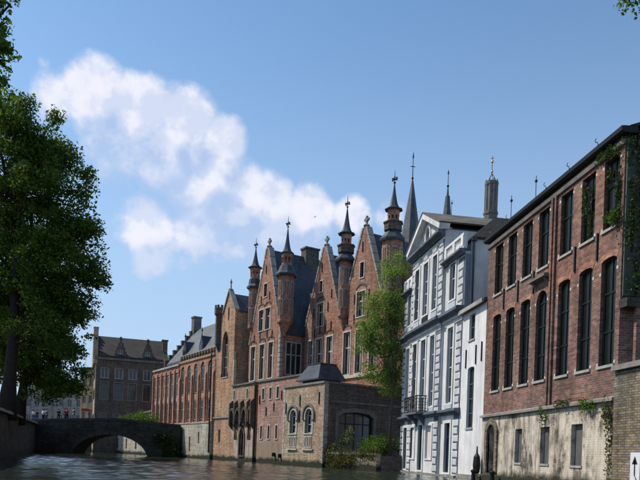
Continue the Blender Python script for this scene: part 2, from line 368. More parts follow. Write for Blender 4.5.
WCACHE = {}
def window(parent, x0, x1, z0, z1, y, kind='rect', cols=2, rows=(), frame='wood_dark', glass='glass', fw=.07, sur=None, sm='stone_white', sill=None, sillm='stone_white', proud=.05, rev=.2, mull=.05, name='window', label=None):
    """y = wall face; the frame stands rev behind it"""
    w = round(x1-x0, 3); h = round(z1-z0, 3); key = (w, h, kind, cols, tuple(rows), frame, glass, fw, sur, sm, sill, sillm, proud, rev, mull)
    if key not in WCACHE:
        a = hole(0, w, 0, h, kind); b = hole(fw, w-fw, fw, h-fw, kind); g = G(); g.ring(a, b, rev, rev+.08)
        spring = h - {'rect': 0, 'seg': w*.12, 'arch': w/2, 'point': w*.9}[kind]
        xs = [fw]+[w*i/cols for i in range(1, cols)]+[w-fw]; zs = [fw]+[spring*r for r in rows]+[(spring if kind != 'rect' else h-fw)]
        for i in range(1, cols): g.box(w*i/cols-mull/2, w*i/cols+mull/2, rev+.01, rev+.07, fw*.5, (h-fw*.5) if kind == 'rect' or i*2 == cols else spring)
        for r in rows: g.box(fw*.5, w-fw*.5, rev+.005, rev+.075, spring*r-mull*.6, spring*r+mull*.6)
        if kind in ('arch', 'point'): g.box(fw*.5, w-fw*.5, rev+.005, rev+.075, spring-mull/2, spring+mull/2)
        panes = []
        for i in range(cols):
            for k in range(len(zs)-1):
                p = G(); p.box(xs[i], xs[i+1], rev+.04, rev+.05, zs[k], zs[k+1]); panes.append(p.mesh('pane', glass))
        if kind != 'rect':
            hp = [q for q in hole(fw, w-fw, fw, h-fw, kind) if q[1] > spring*.999-fw]
            if len(hp) > 2: p = G(); p.prism(hp, rev+.041, rev+.049); panes.append(p.mesh('pane', glass))
        sub = []
        if sur:
            oa = hole(-sur, w+sur, -sur*.6, h+sur, kind); p = G(); p.ring(oa, hole(0, w, 0, h, kind), -proud, .06); sub.append(('surround', p.mesh('surround', sm)))
        if sill:
            p = G(); p.box(-sill*.7, w+sill*.7, -.06, rev, -.10, 0); sub.append(('sill', p.mesh('sill', sillm)))
        WCACHE[key] = (g.mesh('window', frame), panes, sub)
    fm, panes, sub = WCACHE[key]
    o = link(name, fm, parent, label, (x0, y, z0))
    for p in panes: link('pane', p, o)
    for n_, p in sub: link(n_, p, o)
    return o

def leaves(name, centers, sizes, mat, parent=None, seed=0, flat=None, spread=1.0, aspect=.6):
    """one small pointed, folded leaf (4 vertices) per centre"""
    r = np.random.default_rng(seed); n = len(centers); c = np.asarray(centers, float); s = np.asarray(sizes, float).reshape(-1, 1)
    a = r.normal(size=(n, 3)); 
    if flat is not None: a = a*spread + np.asarray(flat)*1.2
    nrm = a/np.linalg.norm(a, axis=1, keepdims=True)
    t = r.normal(size=(n, 3)); u = np.cross(nrm, t); u /= np.linalg.norm(u, axis=1, keepdims=True); v = np.cross(nrm, u)
    P = np.stack([c-u*s*.5, c+v*s*aspect*.5+nrm*s*.08, c+u*s*.55, c-v*s*aspect*.5+nrm*s*.08], 1).reshape(-1, 3)
    me = bpy.data.meshes.new(name); me.vertices.add(4*n); me.vertices.foreach_set('co', P.ravel().astype(np.float32))
    me.loops.add(4*n); me.loops.foreach_set('vertex_index', np.arange(4*n, dtype=np.int32)); me.polygons.add(n)
    me.polygons.foreach_set('loop_start', np.arange(0, 4*n, 4, dtype=np.int32)); me.polygons.foreach_set('loop_total', np.full(n, 4, np.int32))
    me.materials.append(MAT[mat]); me.update(calc_edges=True); me.validate()
    return link(name, me, parent)

def rotframe(X): return math.atan2(X[1], X[0])
BR = dict(loc=(13.125, 0, 0), rot=-PI/2)
_w = Vector((.035, -1)).normalized(); WH = dict(loc=(14.4375, 0, 0), rot=math.atan2(_w.y, _w.x))
PL = dict(loc=(7.573, 55.257, 0), rot=math.atan2(-.91351, .40681))
ST = dict(loc=(-23.6, 121.8, 0), rot=math.atan2(.21483, .97665))
BF = Vector((0, 0, 0))+Fw*90; BG = dict(loc=(BF.x, BF.y, 0), rot=-YAW)
def mtx(fr): return Matrix.Translation(fr['loc']) @ Matrix.Rotation(fr['rot'], 4, 'Z')

# ------------------------------------------------------------------ setting: water, ground
def water():
    xs = np.arange(-45, 18, .16); ys = np.concatenate([np.arange(14, 60, .16), np.arange(60, 125, .3)])
    X, Y = np.meshgrid(xs, ys); Z = np.zeros_like(X); r = np.random.default_rng(5)
    for i in range(46):
        lam = .35*(2.2/.35)**r.random(); th = r.normal(PI/2+.25, .75); k = 2*PI/lam; amp = .0040*lam**.85
        ph = r.random()*6.28; mod = .6+.5*np.sin(X*r.uniform(.05, .25)+Y*r.uniform(.03, .2)+r.random()*6)
        Z += amp*mod*np.sin(k*(X*math.cos(th)+Y*math.sin(th))+ph+.8*np.sin(X*.3+Y*.21+i))
    ny, nx = X.shape; P = np.stack([X, Y, Z], -1).reshape(-1, 3)
    i = np.arange(ny-1)[:, None]*nx+np.arange(nx-1)[None]; q = np.stack([i, i+1, i+nx+1, i+nx], -1).reshape(-1)
    me = bpy.data.meshes.new('water'); me.vertices.add(len(P)); me.vertices.foreach_set('co', P.ravel().astype(np.float32))
    n = len(q)//4; me.loops.add(4*n); me.loops.foreach_set('vertex_index', q.astype(np.int32)); me.polygons.add(n)
    me.polygons.foreach_set('loop_start', np.arange(0, 4*n, 4, dtype=np.int32)); me.polygons.foreach_set('loop_total', np.full(n, 4, np.int32))
    me.polygons.foreach_set('use_smooth', [True]*n); me.materials.append(MAT['water']); me.update(calc_edges=True)
    return me
t = NT('water'); o = t.obj(); t.col((.022, .028, .022)); t.b.inputs['Roughness'].default_value = .06; t.b.inputs['IOR'].default_value = 1.33; t.b.inputs['Specular IOR Level'].default_value = .5
t.bump(t.noise(o, 5.0, 5, .6), .45, .03)
struct(link('canal_water', water()))
g = G(); g.box(-45, 18, -40, 14, -.9, -.02); g.box(-45, 18, 125, 190, -.9, -.02); struct(g.build('canal_water_far', 'water'))
g = G(); g.face([(-1500, -1500, -1), (1500, -1500, -1), (1500, 3000, -1), (-1500, 3000, -1)]); struct(g.build('ground', 'earth'))
# right bank land behind the facades
mp = mtx(PL)
def land(pts, z, name, m):
    g = G(); g.loft([[(x, y, zz) for x, y in pts] for zz in (-.98, z)]); return struct(g.build(name, m))
c1 = mp @ Vector((2, 9, 0)); c2 = mp @ Vector((-80, 9, 0)); c3 = mp @ Vector((-120, 60, 0))
land([(17, -60), (300, -60), (300, 300), (c3.x, c3.y), (c2.x, c2.y), (c1.x, c1.y), (17, 45)], 1.1, 'street_ground', 'paving')
bankpts = [(-12, -40), (-12, 30), (-15.76, 49.3), (-25.5, 93), (-40, 118), (-90, 150), (-300, 150), (-300, -40)]
land([(x-.35, y) if x > -50 else (x, y) for x, y in bankpts], 3.0, 'quay_ground', 'paving')

# ------------------------------------------------------------------ left quay wall
qw = thing('quay_wall', 'dark stone quay wall under the big trees on the left bank', 'wall', (-15.76, 49.3, 0))
g = G(); P = [Vector((x+15.76, y-49.3, 0)) for x, y in bankpts[:5]]
tops = [3.15, 3.15, 3.2, 3.75, 3.9]
for i in range(4):
    a, b = P[i], P[i+1]; d = (b-a).normalized(); nn = Vector((d.y, -d.x, 0))
    g.loft([[(a.x, a.y, -1), (a.x-nn.x*.5, a.y-nn.y*.5, -1), (a.x-nn.x*.5, a.y-nn.y*.5, tops[i]), (a.x, a.y, tops[i])],
            [(b.x, b.y, -1), (b.x-nn.x*.5, b.y-nn.y*.5, -1), (b.x-nn.x*.5, b.y-nn.y*.5, tops[i+1]), (b.x, b.y, tops[i+1])]])
g.build('masonry', 'stone_bank', qw)
for i in range(1, 4):
    a, b = P[i].copy(), P[i+1].copy(); a.z = tops[i]; b.z = tops[i+1]; L = (b-a).length; n = int(L/1.3)
    for k in range(n):
        if i == 3 and k > 8: break
        p = a+(b-a)*((k+.5)/n); g = G(); j = random.uniform(-.02, .02); g.box(-.30, .36, -.62, .62, .002, .19+j)
        o = g.build('coping_stone', 'stone_cope', qw, loc=p); d = b-a; o.rotation_euler = (0, 0, math.atan2(d.y, d.x)-PI/2)

# ------------------------------------------------------------------ bridge
bx = thing('stone_bridge', 'old stone bridge with one low arch across the canal, darkened by painted tree shade', 'bridge', BG['loc'], BG['rot'])
arch = [(-28.05+5.15*math.cos(PI-PI*i/16), -.6+3.35*math.sin(PI-PI*i/16)) for i in range(17)]
topl = [(-18.7, 4.12), (-22, 4.3), (-27.2, 4.7), (-34.8, 4.38), (-38.1, 4.13), (-41, 4.0)]
outl = [(-41, -1), (-33.2, -1)] + arch + [(-22.9, -1), (-18.7, -1)] + topl
g = G(); g.slab(outl, [], 0, 5); g.build('masonry', 'stone_bridge', bx)
for yy in (-.06, 4.7):
    for i in range(len(topl)-1):
        (xa, za), (xb, zb) = topl[i], topl[i+1]; n = max(1, int(abs(xb-xa)/1.1))
        for k in range(n):
            x0 = xa+(xb-xa)*k/n; x1 = xa+(xb-xa)*(k+1)/n; z0 = za+(zb-za)*k/n; z1 = za+(zb-za)*(k+1)/n
            g = G(); g.prism([(x1+.01, z1+.001), (x0-.01, z0+.001), (x0-.01, z0+.28+random.uniform(0, .02)), (x1+.01, z1+.28)], yy, yy+.36); g.build('coping_stone', 'bridge_cope', bx)
for i in range(16):
    a0 = PI-PI*i/16; a1 = PI-PI*(i+.93)/16; q = lambda a, r: (-28.05+(5.15+r)*math.cos(a), -.6+(3.35+r)*math.sin(a))
    g = G(); g.prism([q(a0, -.03), q(a1, -.03), q(a1, .42), q(a0, .42)], -.09, .3); g.build('arch_stone', 'bridge_cope', bx)
g = G(); g.box(-35.2, -33.3, -.5, -.001, -1, 1.1); g.build('footing', 'stone_bridge', bx); g = G(); g.box(-22.8, -20.9, -.5, -.001, -1, 1.0); g.build('footing', 'stone_bridge', bx)
MB = mtx(BG)

# ------------------------------------------------------------------ far stone house (behind bridge)
sh = thing('dark_brick_house', 'dark brick house with two stepped dormers standing behind the bridge', 'house', ST['loc'], ST['rot']); sh.scale = (1.2, 1.2, 1.2)
wins = []
for x0, x1 in ((.68, 1.7), (2.65, 3.75), (4.6, 5.7), (6.7, 7.75)):
    wins += [(x0, x1, 10.95, 12.4), (x0, x1, 7.85, 10.3)]
wins += [(x0, x0+.8, 4.3, 5.7) for x0 in (.7, 2.7, 4.7, 6.8)]
g = G(); g.slab([(0, 0), (10.3, 0), (10.3, 14), (0, 14)], [hole(*w) for w in wins], 0, .4); g.box(0, 10.3, .4, 9, 0, 13.98); g.prismx([(0, 14), (9, 14), (4.5, 17.3)], .01, 10.29)
g.build('wall', 'brick_dark', sh)
for w in wins: window(sh, *w, 0, cols=2, rows=(.55,) if w[3]-w[2] > 2 else (), frame='wood_white' if w[2] > 10 else 'shutter_grey', sur=.1, sm='stone_cope', sill=.12, sillm='stone_cope', glass='glass')
g = G(); g.prismx([(-.25, 13.95), (4.5, 17.45), (4.5, 17.65), (-.25, 14.2)], .15, 10.25); g.prismx([(4.5, 17.46), (9.25, 13.95), (9.25, 14.2), (4.5, 17.66)], .15, 10.25); g.build('roof', 'tile_brown', sh)
g = G(); g.box(-.12, 10.4, -.2, -.001, 13.6, 13.93); g.build('cornice', 'stone_grey', sh)
for cx in (3.3, 7.2):
    st = [(-.85, 13.8), (.85, 13.8), (.85, 15.0), (.64, 15.0), (.64, 15.6), (.42, 15.6), (.42, 16.2), (.2, 16.2), (.2, 17.0), (-.2, 17.0), (-.2, 16.2), (-.42, 16.2), (-.42, 15.6), (-.64, 15.6), (-.64, 15.0), (-.85, 15.0)]
    g = G(); g.slab([(cx+a, b) for a, b in st], [hole(cx-.36, cx+.36, 14.1, 15.3)], -.1, .3); g.box(cx-.6, cx+.6, .3, 2.2, 13.9, 15.2); d = g.build('dormer', 'brick_dark', sh)
    for sx in (-.75, -.53, 0, .53, .75):
        zt = {.75: 15.0, .53: 15.6, 0: 17.0}[abs(sx)]; q = G(); q.box(cx+sx-.12, cx+sx+.12, -.14, .34, zt+.001, zt+.1); q.build('step_stone', 'stone_cope', d)
    window(sh, cx-.36, cx+.36, 14.1, 15.3, -.1, cols=2, rows=(.5,), frame='wood_white', glass='glass')
for x in (1.15, 5.2, 9.0): g = G(); g.prismx([(.35, 14.45), (.85, 14.83), (.8, 14.95), (.3, 14.58)], x-.3, x+.3); g.build('roof_window', 'wood_white', sh)
g = G()
for k, z in enumerate((14.6, 15.5, 16.4, 17.3, 18.1)): g.box(-.45, .12, -.05+k*.9, 9.05-k*.9, 13 if k == 0 else z-.9, z)
g.build('stepped_gable', 'brick_annex', sh)
g = G(); g.box(-.5, .16, -.06, 1.1, 13.9, 18.1); g.box(-.55, .2, -.1, 1.15, 18.101, 18.25); g.build('chimney', 'brick_annex', sh)
g = G(); g.box(9.5, 10.25, 1.6, 2.6, 14.8, 17.3); g.box(9.4, 10.35, 1.5, 2.7, 17.3, 17.5); g.build('chimney', 'brick_dark', sh)
g = G(); g.box(-.09, -.004, 0, 9, 0, 13); g.build('end_wall', 'brick_annex', sh, 'end wall with small windows, its sunlight painted as buff brick')  # sunlit side of the house: sun put into paler brick than the front
for y in (1.2, 3.0, 5.0, 7.0):
    for z in (4.2, 8, 11): g = G(); g.box(-.12, -.091, y, y+.8, z, z+1.5); g.build('shutter', 'wood_dark', sh)
aw = G(); aw.prismx([(0, 2.75), (1.2, 2.75), (1.2, 2.82), (0, 3.2)], -.6, .9)
m = mtx(ST)
o = aw.build('awning', 'red_cloth'); o.matrix_world = Matrix.Translation((-26.2, 125.6, 4.6)) @ Matrix.Rotation(-.5, 4, 'Z'); tag(o, 'red cafe awning at the foot of the dark house left end', 'awning')

# pale houses far beyond the trees
for i, (px, py, w, h_, cm, lab) in enumerate(((-46.2, 157.5, 8, 16, 'house_far', 'pale grey townhouse glimpsed under the big trees, left one'), (-38.1, 152.4, 7.5, 14, 'house_far', 'pale townhouse between the trees and the dark brick house'))):
    hs = thing('townhouse', lab, 'house', (px, py, 1.5), -YAW, 'pale townhouses beyond the bridge')
    ws = [(x, x+.9, z, z+1.6) for z in (1.2, 4.6, 7.9) for x in np.arange(1, w-1, 1.9)]
    g = G(); g.slab([(0, 0), (w, 0), (w, h_*.8), (w/2, h_), (0, h_*.8)], [hole(*q) for q in ws], 0, .4); g.prism([(0, 0), (w, 0), (w, h_*.8), (w/2, h_), (0, h_*.8)], .4, 8); g.build('wall', cm, hs)
    for q in ws: window(hs, *q, 0, cols=2, frame='wood_white')
    g = G(); g.prism([(-.2, h_*.8), (w/2, h_+.05), (w+.2, h_*.8), (w+.2, h_*.8+.2), (w/2, h_+.3), (-.2, h_*.8+.2)], .2, 8.2); g.build('roof', 'tile_brown', hs)

oc = thing('ochre_house', 'narrow sunlit ochre house wedged left of the dark brick house', 'house', (-29.2, 136.1, 1), math.atan2(-.45, .9))
ws = [(x, x+.8, z, z+1.5) for z in (2, 5.2, 8.4, 11.6) for x in (.5, 2.0)]
g = G(); g.slab([(0, 0), (3.4, 0), (3.4, 15), (0, 15)], [hole(*q) for q in ws], 0, .4); g.box(0, 3.4, .4, 6, 0, 14.98); g.build('wall', 'ochre', oc)
for q in ws: window(oc, *q, 0, cols=2, frame='wood_white')
g = G(); g.box(-.2, 3.6, -.2, 6.2, 15.001, 15.3); g.build('roof', 'tile_brown', oc)

# ------------------------------------------------------------------ low outhouse + far quay wall behind the bridge
oh = thing('outhouse', 'small outhouse with lean-to roof beside the far brick wing', 'outhouse', **PL)
g = G(); g.box(-58.6, -53.55, 2.6, 6, 0, 6.6); g.build('wall', 'brick_cream', oh)
g = G(); g.prismx([(2.2, 6.55), (6.2, 7.6), (6.2, 7.75), (2.2, 6.7)], -59.1, -53.5); g.build('roof', 'tile_grey', oh)
fq = thing('low_quay_wall', 'pale sunlit quay wall seen through the bridge arch', 'wall', **PL)
g = G(); hs_ = [hole(x, x+.8, .9, 2.6) for x in (-62, -67.5, -73)]; g.slab([(-85, -1), (-53.45, -1), (-53.45, 4.4), (-85, 4.4)], hs_, 2.5, 3.0); g.build('masonry', 'brick_cream', fq)
for x in (-62, -67.5, -73): window(fq, x, x+.8, .9, 2.6, 2.5, cols=1, frame='wood_dark')

# ------------------------------------------------------------------ long brick wing, far half
lw = thing('long_brick_wing', 'lower far half of the long red brick wing with thin piers', 'building', **PL)
x0, x1 = -53.4, -42.02; n = 6; bay = (x1-x0)/n; hl = []
for i in range(n):
    c = x0+bay*(i+.5); hl.append(hole(c-.62, c+.62, 4.75, 11.7))
g = G(); g.slab([(x0, 0), (x1, 0), (x1, 12.6), (x0, 12.6)], hl, 2.5, 2.68); g.box(x0, x1, 2.68, 6.8, 0, 12.58); g.build('wall', 'brick_wing', lw)
g = G(); g.box(x0-.05, x1, 2.32, 2.499, 0, 4.5); g.build('plinth', 'brick_cream', lw)
g = G(); g.box(x0-.1, x1, 2.3, 2.6, 12.601, 12.85); g.build('cornice', 'stone_pale', lw)
for i in range(n+1):
    c = x0+bay*i; g = G(); g.box(max(c-.2, x0-.1), min(c+.2, x1-.002), 2.34, 2.499, 4.501, 12.0); g.prismx([(2.34, 12.0), (2.499, 12.0), (2.499, 12.3)], max(c-.2, x0-.1), min(c+.2, x1-.002)); g.build('pier', 'brick_wing', lw)
for i in range(n):
    c = x0+bay*(i+.5)
    for a, b in ((5.0, 7.6), (8.4, 11.5)): window(lw, c-.45, c+.45, a, b, 2.56, cols=2, rows=(.6,), rev=.02, frame='wood_white' if b > 9 else 'stone_cope', glass='glass')
    g = G(); g.box(c-.6, c+.6, 2.6, 2.679, 7.7, 8.3); g.build('spandrel', 'stone_pale', lw)
g = G(); g.prismx([(2.6, 12.86), (6.8, 13.6), (6.8, 12.86)], x0, x1-.02); g.build('roof', 'slate', lw)

# near half, with battlements
lb = thing('battlemented_brick_wing', 'near half of the red brick wing with battlements and pale base', 'building', **PL)
x0, x1 = -42, -29.62; cs = [-40.75, -38.35, -35.95, -33.55, -31.15]
low = [(-39.95, -39.45, .95, 2.8), (-36.8, -36.3, .86, 2.8), (-33.65, -33.15, 1.88, 3.36), (-41.5, -41.05, 2.0, 3.2)]
hl = [hole(c-.68, c+.68, 4.75, 12.3, 'arch') for c in cs]
g = G(); g.slab([(x0, 0), (x1, 0), (x1, 13.0), (x0, 13.0)], hl, 2.5, 2.72); g.box(x0, x1, 2.72, 6.8, 0, 12.98); g.build('wall', 'brick_wing', lb)
g = G(); g.slab([(x0-.02, 0), (x1, 0), (x1, 4.6), (x0-.02, 4.6)], [hole(*q) for q in low], 2.2, 2.499); g.build('plinth', 'brick_cream', lb)
for q in low: window(lb, *q, 2.2, cols=1, frame='wood_dark', rev=.2)
g = G(); g.box(x0-.02, x1, 2.14, 2.2, 4.45, 4.62); g.build('plinth_cap', 'stone_pale', lb); g = G(); g.box(x0, x1, 2.36, 2.499, 12.75, 13.05); g.build('cornice', 'brick_loggia', lb)
mm = bpy.data.meshes.new('t'); g = G(); g.box(-.3, .3, 0, .4, 0, .62); mer = g.mesh('merlon', 'brick_wing'); g = G(); g.box(-.34, .34, -.05, .45, .62, .72); cap = g.mesh('merlon_cap', 'stone_pale')
for i in range(13): o = link('merlon', mer, lb, loc=(x0+.45+i*.955, 2.45, 13.051)); link('merlon_cap', cap, o)
for c in [x0+.22]+[(a+b)/2 for a, b in zip(cs, cs[1:])]+[x1-.22]:
    g = G(); g.box(c-.25, c+.25, 2.34, 2.499, 4.63, 10.6); g.prismx([(2.34, 10.6), (2.499, 10.6), (2.499, 11.1)], c-.25, c+.25); g.build('pier', 'brick_wing', lb)
for c in cs:
    window(lb, c-.5, c+.5, 8.5, 12.05, 2.6, 'arch', cols=2, rows=(.55,), rev=.02, frame='stone_pale')
    window(lb, c-.5, c+.5, 5.0, 7.5, 2.6, cols=2, rows=(.6,), rev=.02, frame='stone_pale')
    g = G(); g.box(c-.66, c+.66, 2.62, 2.719, 7.6, 8.4); g.build('spandrel', 'brick_loggia', lb)
g = G(); g.tube([(-29.8, 2.1, .8), (-29.8, 2.1, 12.9)], .09); g.build('downpipe', 'gutter_dark', lb)
g = G(); g.prismx([(3, 13.06), (6.8, 13.9), (6.8, 13.06)], x0+.02, x1); g.build('roof', 'slate', lb)

# slate-roofed hall with stepped gable behind the brick wing
hb = thing('slate_roofed_hall', 'hall with steep slate roof and stepped gable rising behind the brick wing', 'building', **PL)
y0, yr, zr, ze = 6.9, 11.5, 20.7, 14.6
g = G(); g.prismx([(y0, 0), (yr*2-y0, 0), (yr*2-y0, ze), (yr, zr), (y0, ze)], -60, -31); g.build('body', 'brick_chapel', hb)
g = G(); g.prismx([(y0-.3, ze-.1), (yr, zr+.02), (yr, zr+.35), (y0-.3, ze+.25)], -59.9, -31.1); g.prismx([(yr, zr+.021), (2*yr-y0+.3, ze-.1), (2*yr-y0+.3, ze+.2), (yr, zr+.34)], -59.9, -31.1); g.build('roof', 'slate_hall', hb)
ns = 7
for k in range(ns):
    ya = y0-.5+k*(yr-y0+.2)/ns; zb = ze+.9+k*(zr-ze)/ns
    for s_ in (0, 1):
        a, b = (ya, ya+(yr-y0+.2)/ns) if s_ == 0 else (2*yr-ya-(yr-y0+.2)/ns, 2*yr-ya)
        g = G(); g.box(-60.6, -60, a, b-.002, ze-3 if k == 0 else ze-1+k, zb); o = g.build('gable_step', 'brick_dark', hb)
        g = G(); g.box(-60.7, -59.9, a-.04, b+.03, zb, zb+.12); g.build('step_stone', 'stone_cope', o)
g = G(); g.box(-60.4, -59.2, yr-.7, yr+.6, zr-2, zr+2.3); g.box(-60.5, -59.1, yr-.8, yr+.7, zr+2.3, zr+2.55); g.build('chimney', 'stone_grey', hb)
for x in (-54, -47.0):
    g = G(); g.prism([(x-.8, 15.6), (x+.8, 15.6), (x+.8, 16.6), (x, 18.0), (x-.8, 16.6)], y0+.5, 10.2); d = g.build('dormer', 'slate', hb)
    g = G(); g.box(x-.45, x+.45, y0+.44, y0+.499, 15.5, 16.6); g.build('pane', 'glass', d); g = G(); g.lathe([(.09, 17.9), (.05, 18.6), (.14, 18.75), (.02, 19.3)], x, y0+.6, 6); g.build('finial', 'lead', d)

# ------------------------------------------------------------------ chapel front
cp = thing('brick_chapel', 'tall narrow brick chapel front with a pointed window', 'chapel', **PL)
ol = [(-29.55, 0), (-24.1, 0), (-24.1, 17.5), (-24.45, 17.5), (-25.9, 19.75), (-27.45, 17.5), (-29.55, 17.3)]
g = G(); g.slab(ol, [hole(-27.45, -25.75, 9.8, 15.2, 'point'), hole(-27.85, -27.25, 2.06, 3.61), hole(-26.2, -25.75, 16.4, 18.0, 'point')], 2.5, 2.9)
g.prism([(-29.54, 0), (-24.11, 0), (-24.11, 17.3), (-25.9, 19.3), (-27.45, 17.3), (-29.54, 17.2)], 2.9, 10); g.build('wall', 'brick_chapel', cp)
window(cp, -27.45, -25.75, 9.8, 15.2, 2.5, 'point', cols=3, rows=(.3, .62), frame='stone_pale', fw=.09, sur=.14, sm='brick_loggia', rev=.25, sill=.12, mull=.07, label='tall pointed window with stone tracery')
window(cp, -27.85, -27.25, 2.06, 3.61, 2.5, cols=1, frame='stone_pale')
window(cp, -26.2, -25.75, 16.4, 18.0, 2.5, 'point', cols=1, frame='stone_cope', rev=.2)
g = G(); g.box(-29.6, -24.1, 2.38, 2.499, 4.95, 5.15); g.build('string_course', 'stone_cope', cp)
for a, b in (((-24.0, 17.35), (-25.9, 19.9)), ((-25.9, 19.9), (-27.6, 17.35))):
    g = G(); dx = .12; g.prism([a, b, (b[0], b[1]+.22), (a[0], a[1]+.22)] if a[0] > b[0] else [a, b, (b[0], b[1]+.22), (a[0], a[1]+.22)], 2.36, 2.95); g.build('coping', 'stone_pale', cp)
g = G(); g.lathe([(.28, 19.7), (.2, 20.1), (.09, 20.2), (.07, 20.75), (.16, 20.85), (.02, 21.3)], -25.9, 2.65, 6); g.build('finial', 'stone_cope', cp)
g = G(); g.prism([(-24.0, 17.2), (-25.9, 19.32), (-27.6, 17.2), (-27.6, 17.4), (-25.9, 19.6), (-24.0, 17.4)], 2.96, 10); g.build('roof', 'slate', cp)
g = G(); g.lathe([(.1, 13.0), (.5, 13.9), (.5, 17.3), (.66, 17.5), (.66, 18.2), (.5, 18.25), (.2, 18.4)], -28.6, 2.5, 8); tr = g.build('corner_turret', 'brick_dark', cp)
for k in range(8): a = 2*PI*k/8; g = G(); g.box(-.12, .12, -.08, .08, 0, .42); q = g.build('merlon', 'brick_dark', tr, loc=(-28.6+.56*math.cos(a), 2.5+.56*math.sin(a), 18.15)); q.rotation_euler = (0, 0, a+PI/2)
g = G(); g.tube([(-23.98, 3.3, 13.2), (-23.98, 2.75, 12.6), (-23.98, 2.6, 12.4), (-23.98, 2.6, 8.8)], .07); g.build('downpipe', 'stone_pale', cp)
g = G(); g.box(-24.099, -23.9, 2.45, 2.75, 8.6, 11.6); g.build('corner_stone', 'stone_white', cp)

# ------------------------------------------------------------------ low building with blind arcade
lg = thing('arcaded_brick_building', 'low brick building on the water with a row of pointed blind arches and a door', 'building', **PL)
door = (-21.7, -20.6, .65, 3.66, 'point'); sm_ = [(-23.75, -23.4, 6.95, 8.0), (-20.3, -19.95, 6.95, 8.0)]; nch = [(-23.15, -22.65, 2.5, 4.4), (-19.65, -19.15, 2.5, 4.3)]
g = G(); g.slab([(-24.1, 0), (-18.4, 0), (-18.4, 8.5), (-24.1, 8.5)], [hole(*door)]+[hole(*q) for q in sm_+nch], 2.5, 2.9); g.box(-24.09, -18.4, 2.9, 3.6, 0, 8.48); g.build('wall', 'brick_loggia', lg)
for q in sm_: window(lg, *q, 2.5, cols=1, frame='wood_dark', sur=.12, sm='stone_white', proud=.03)
for q in nch: window(lg, *q, 2.5, cols=1, frame='brick_gable', glass='glass_warm', sur=.1, sm='brick_gable', proud=.05)
g = G(); a = hole(*door); g.ring(hole(-21.95, -20.35, .5, 4.0, 'point'), a, 2.4, 2.6); g.build('door_surround', 'brick_dark', lg)
g = G(); g.prism(a, 2.72, 2.8); d = g.build('door', 'wood_dark', lg); g = G(); g.box(-21.17, -21.13, 2.69, 2.72, .7, 3.4); g.build('door_strip', 'iron', d)
g = G(); g.prism([(-21.8, 4.0), (-20.5, 4.0), (-21.15, 4.85)], 2.36, 2.499); g.build('door_gable', 'stone_pale', lg)
for c in (-23.5, -21.95, -20.25, -18.85):
    hw = .7 if c > -19 else .78
    hw = min(hw, -18.42-c+.0) if c > -19 else hw
    hw = .44 if c > -19 else hw
    g = G(); a = hole(c-hw, c+hw, 4.35, 6.0, 'point'); b = hole(c-hw+.22, c+hw-.22, 4.35, 5.75, 'point'); g.ring(a, b, 2.15, 2.499); g.build('blind_arch', 'brick_dark', lg)
for c in (-24.0, -22.72, -21.1, -19.45, -18.5): g = G(); g.box(c-.12, c+.12, 2.1, 2.499, 4.1, 6.5); g.prismx([(2.1, 4.1), (2.499, 3.6), (2.499, 4.1)], c-.12, c+.12); g.prismx([(2.1, 6.5), (2.499, 6.5), (2.499, 6.9)], c-.12, c+.12); g.build('corbel_pier', 'brick_dark', lg)
g = G(); g.box(-24.2, -18.3, 2.35, 3.6, 8.501, 8.68); g.build('coping', 'stone_grey', lg)
g = G(); g.box(-18.4, -17.42, 3.3, 3.6, 0, 8.4); g.build('recess_wall', 'brick_dark', lg)  # shade of the narrow gap is put into its dark brick
g = G(); g.tube([(-18.25, 2.6, .4), (-18.25, 2.6, 8.3)], .08); g.build('downpipe', 'gutter_dark', lg)

# ------------------------------------------------------------------ pink wall
pk = thing('pink_brick_building', 'low pink brick building with six small white-framed windows above the water', 'building', **PL)
pw = [(c-.24, c+.24, 6.6, 7.75) for c in (-16.2, -14.55, -12.95)] + [(c-.22, c+.22, 2.5, 3.85) for c in (-16.4, -14.7, -12.98)]
g = G(); g.slab([(-17.42, 0), (-7.05, 0), (-7.05, 8.5), (-17.42, 8.5)], [hole(*q) for q in pw], 2.5, 2.9); g.box(-17.41, -7.05, 2.9, 3.6, 0, 8.48); g.build('wall', 'brick_pink', pk)
for q in pw: window(pk, *q, 2.5, cols=1, rows=(.5,), frame='wood_dark', sur=.13, sm='stone_white', proud=.04, sill=.1)
g = G(); g.box(-17.5, -7.05, 2.38, 3.6, 8.501, 8.66); g.build('coping', 'stone_grey', pk)
for x, z in ((-15.4, 4.9), (-13.7, 5.3), (-12.1, 6.4), (-17.0, 6.2)): g = G(); g.box(x-.05, x+.05, 2.42, 2.499, z, z+.9); g.build('wall_anchor', 'iron', pk)
for x, z in ((-13.2, .7), (-11.9, .6)): g = G(); g.lathe([(.16, z), (.2, z+.1), (.2, z+.35), (.1, z+.4)], x, 2.38, 8); g.build('drain_outlet', 'iron', pk)

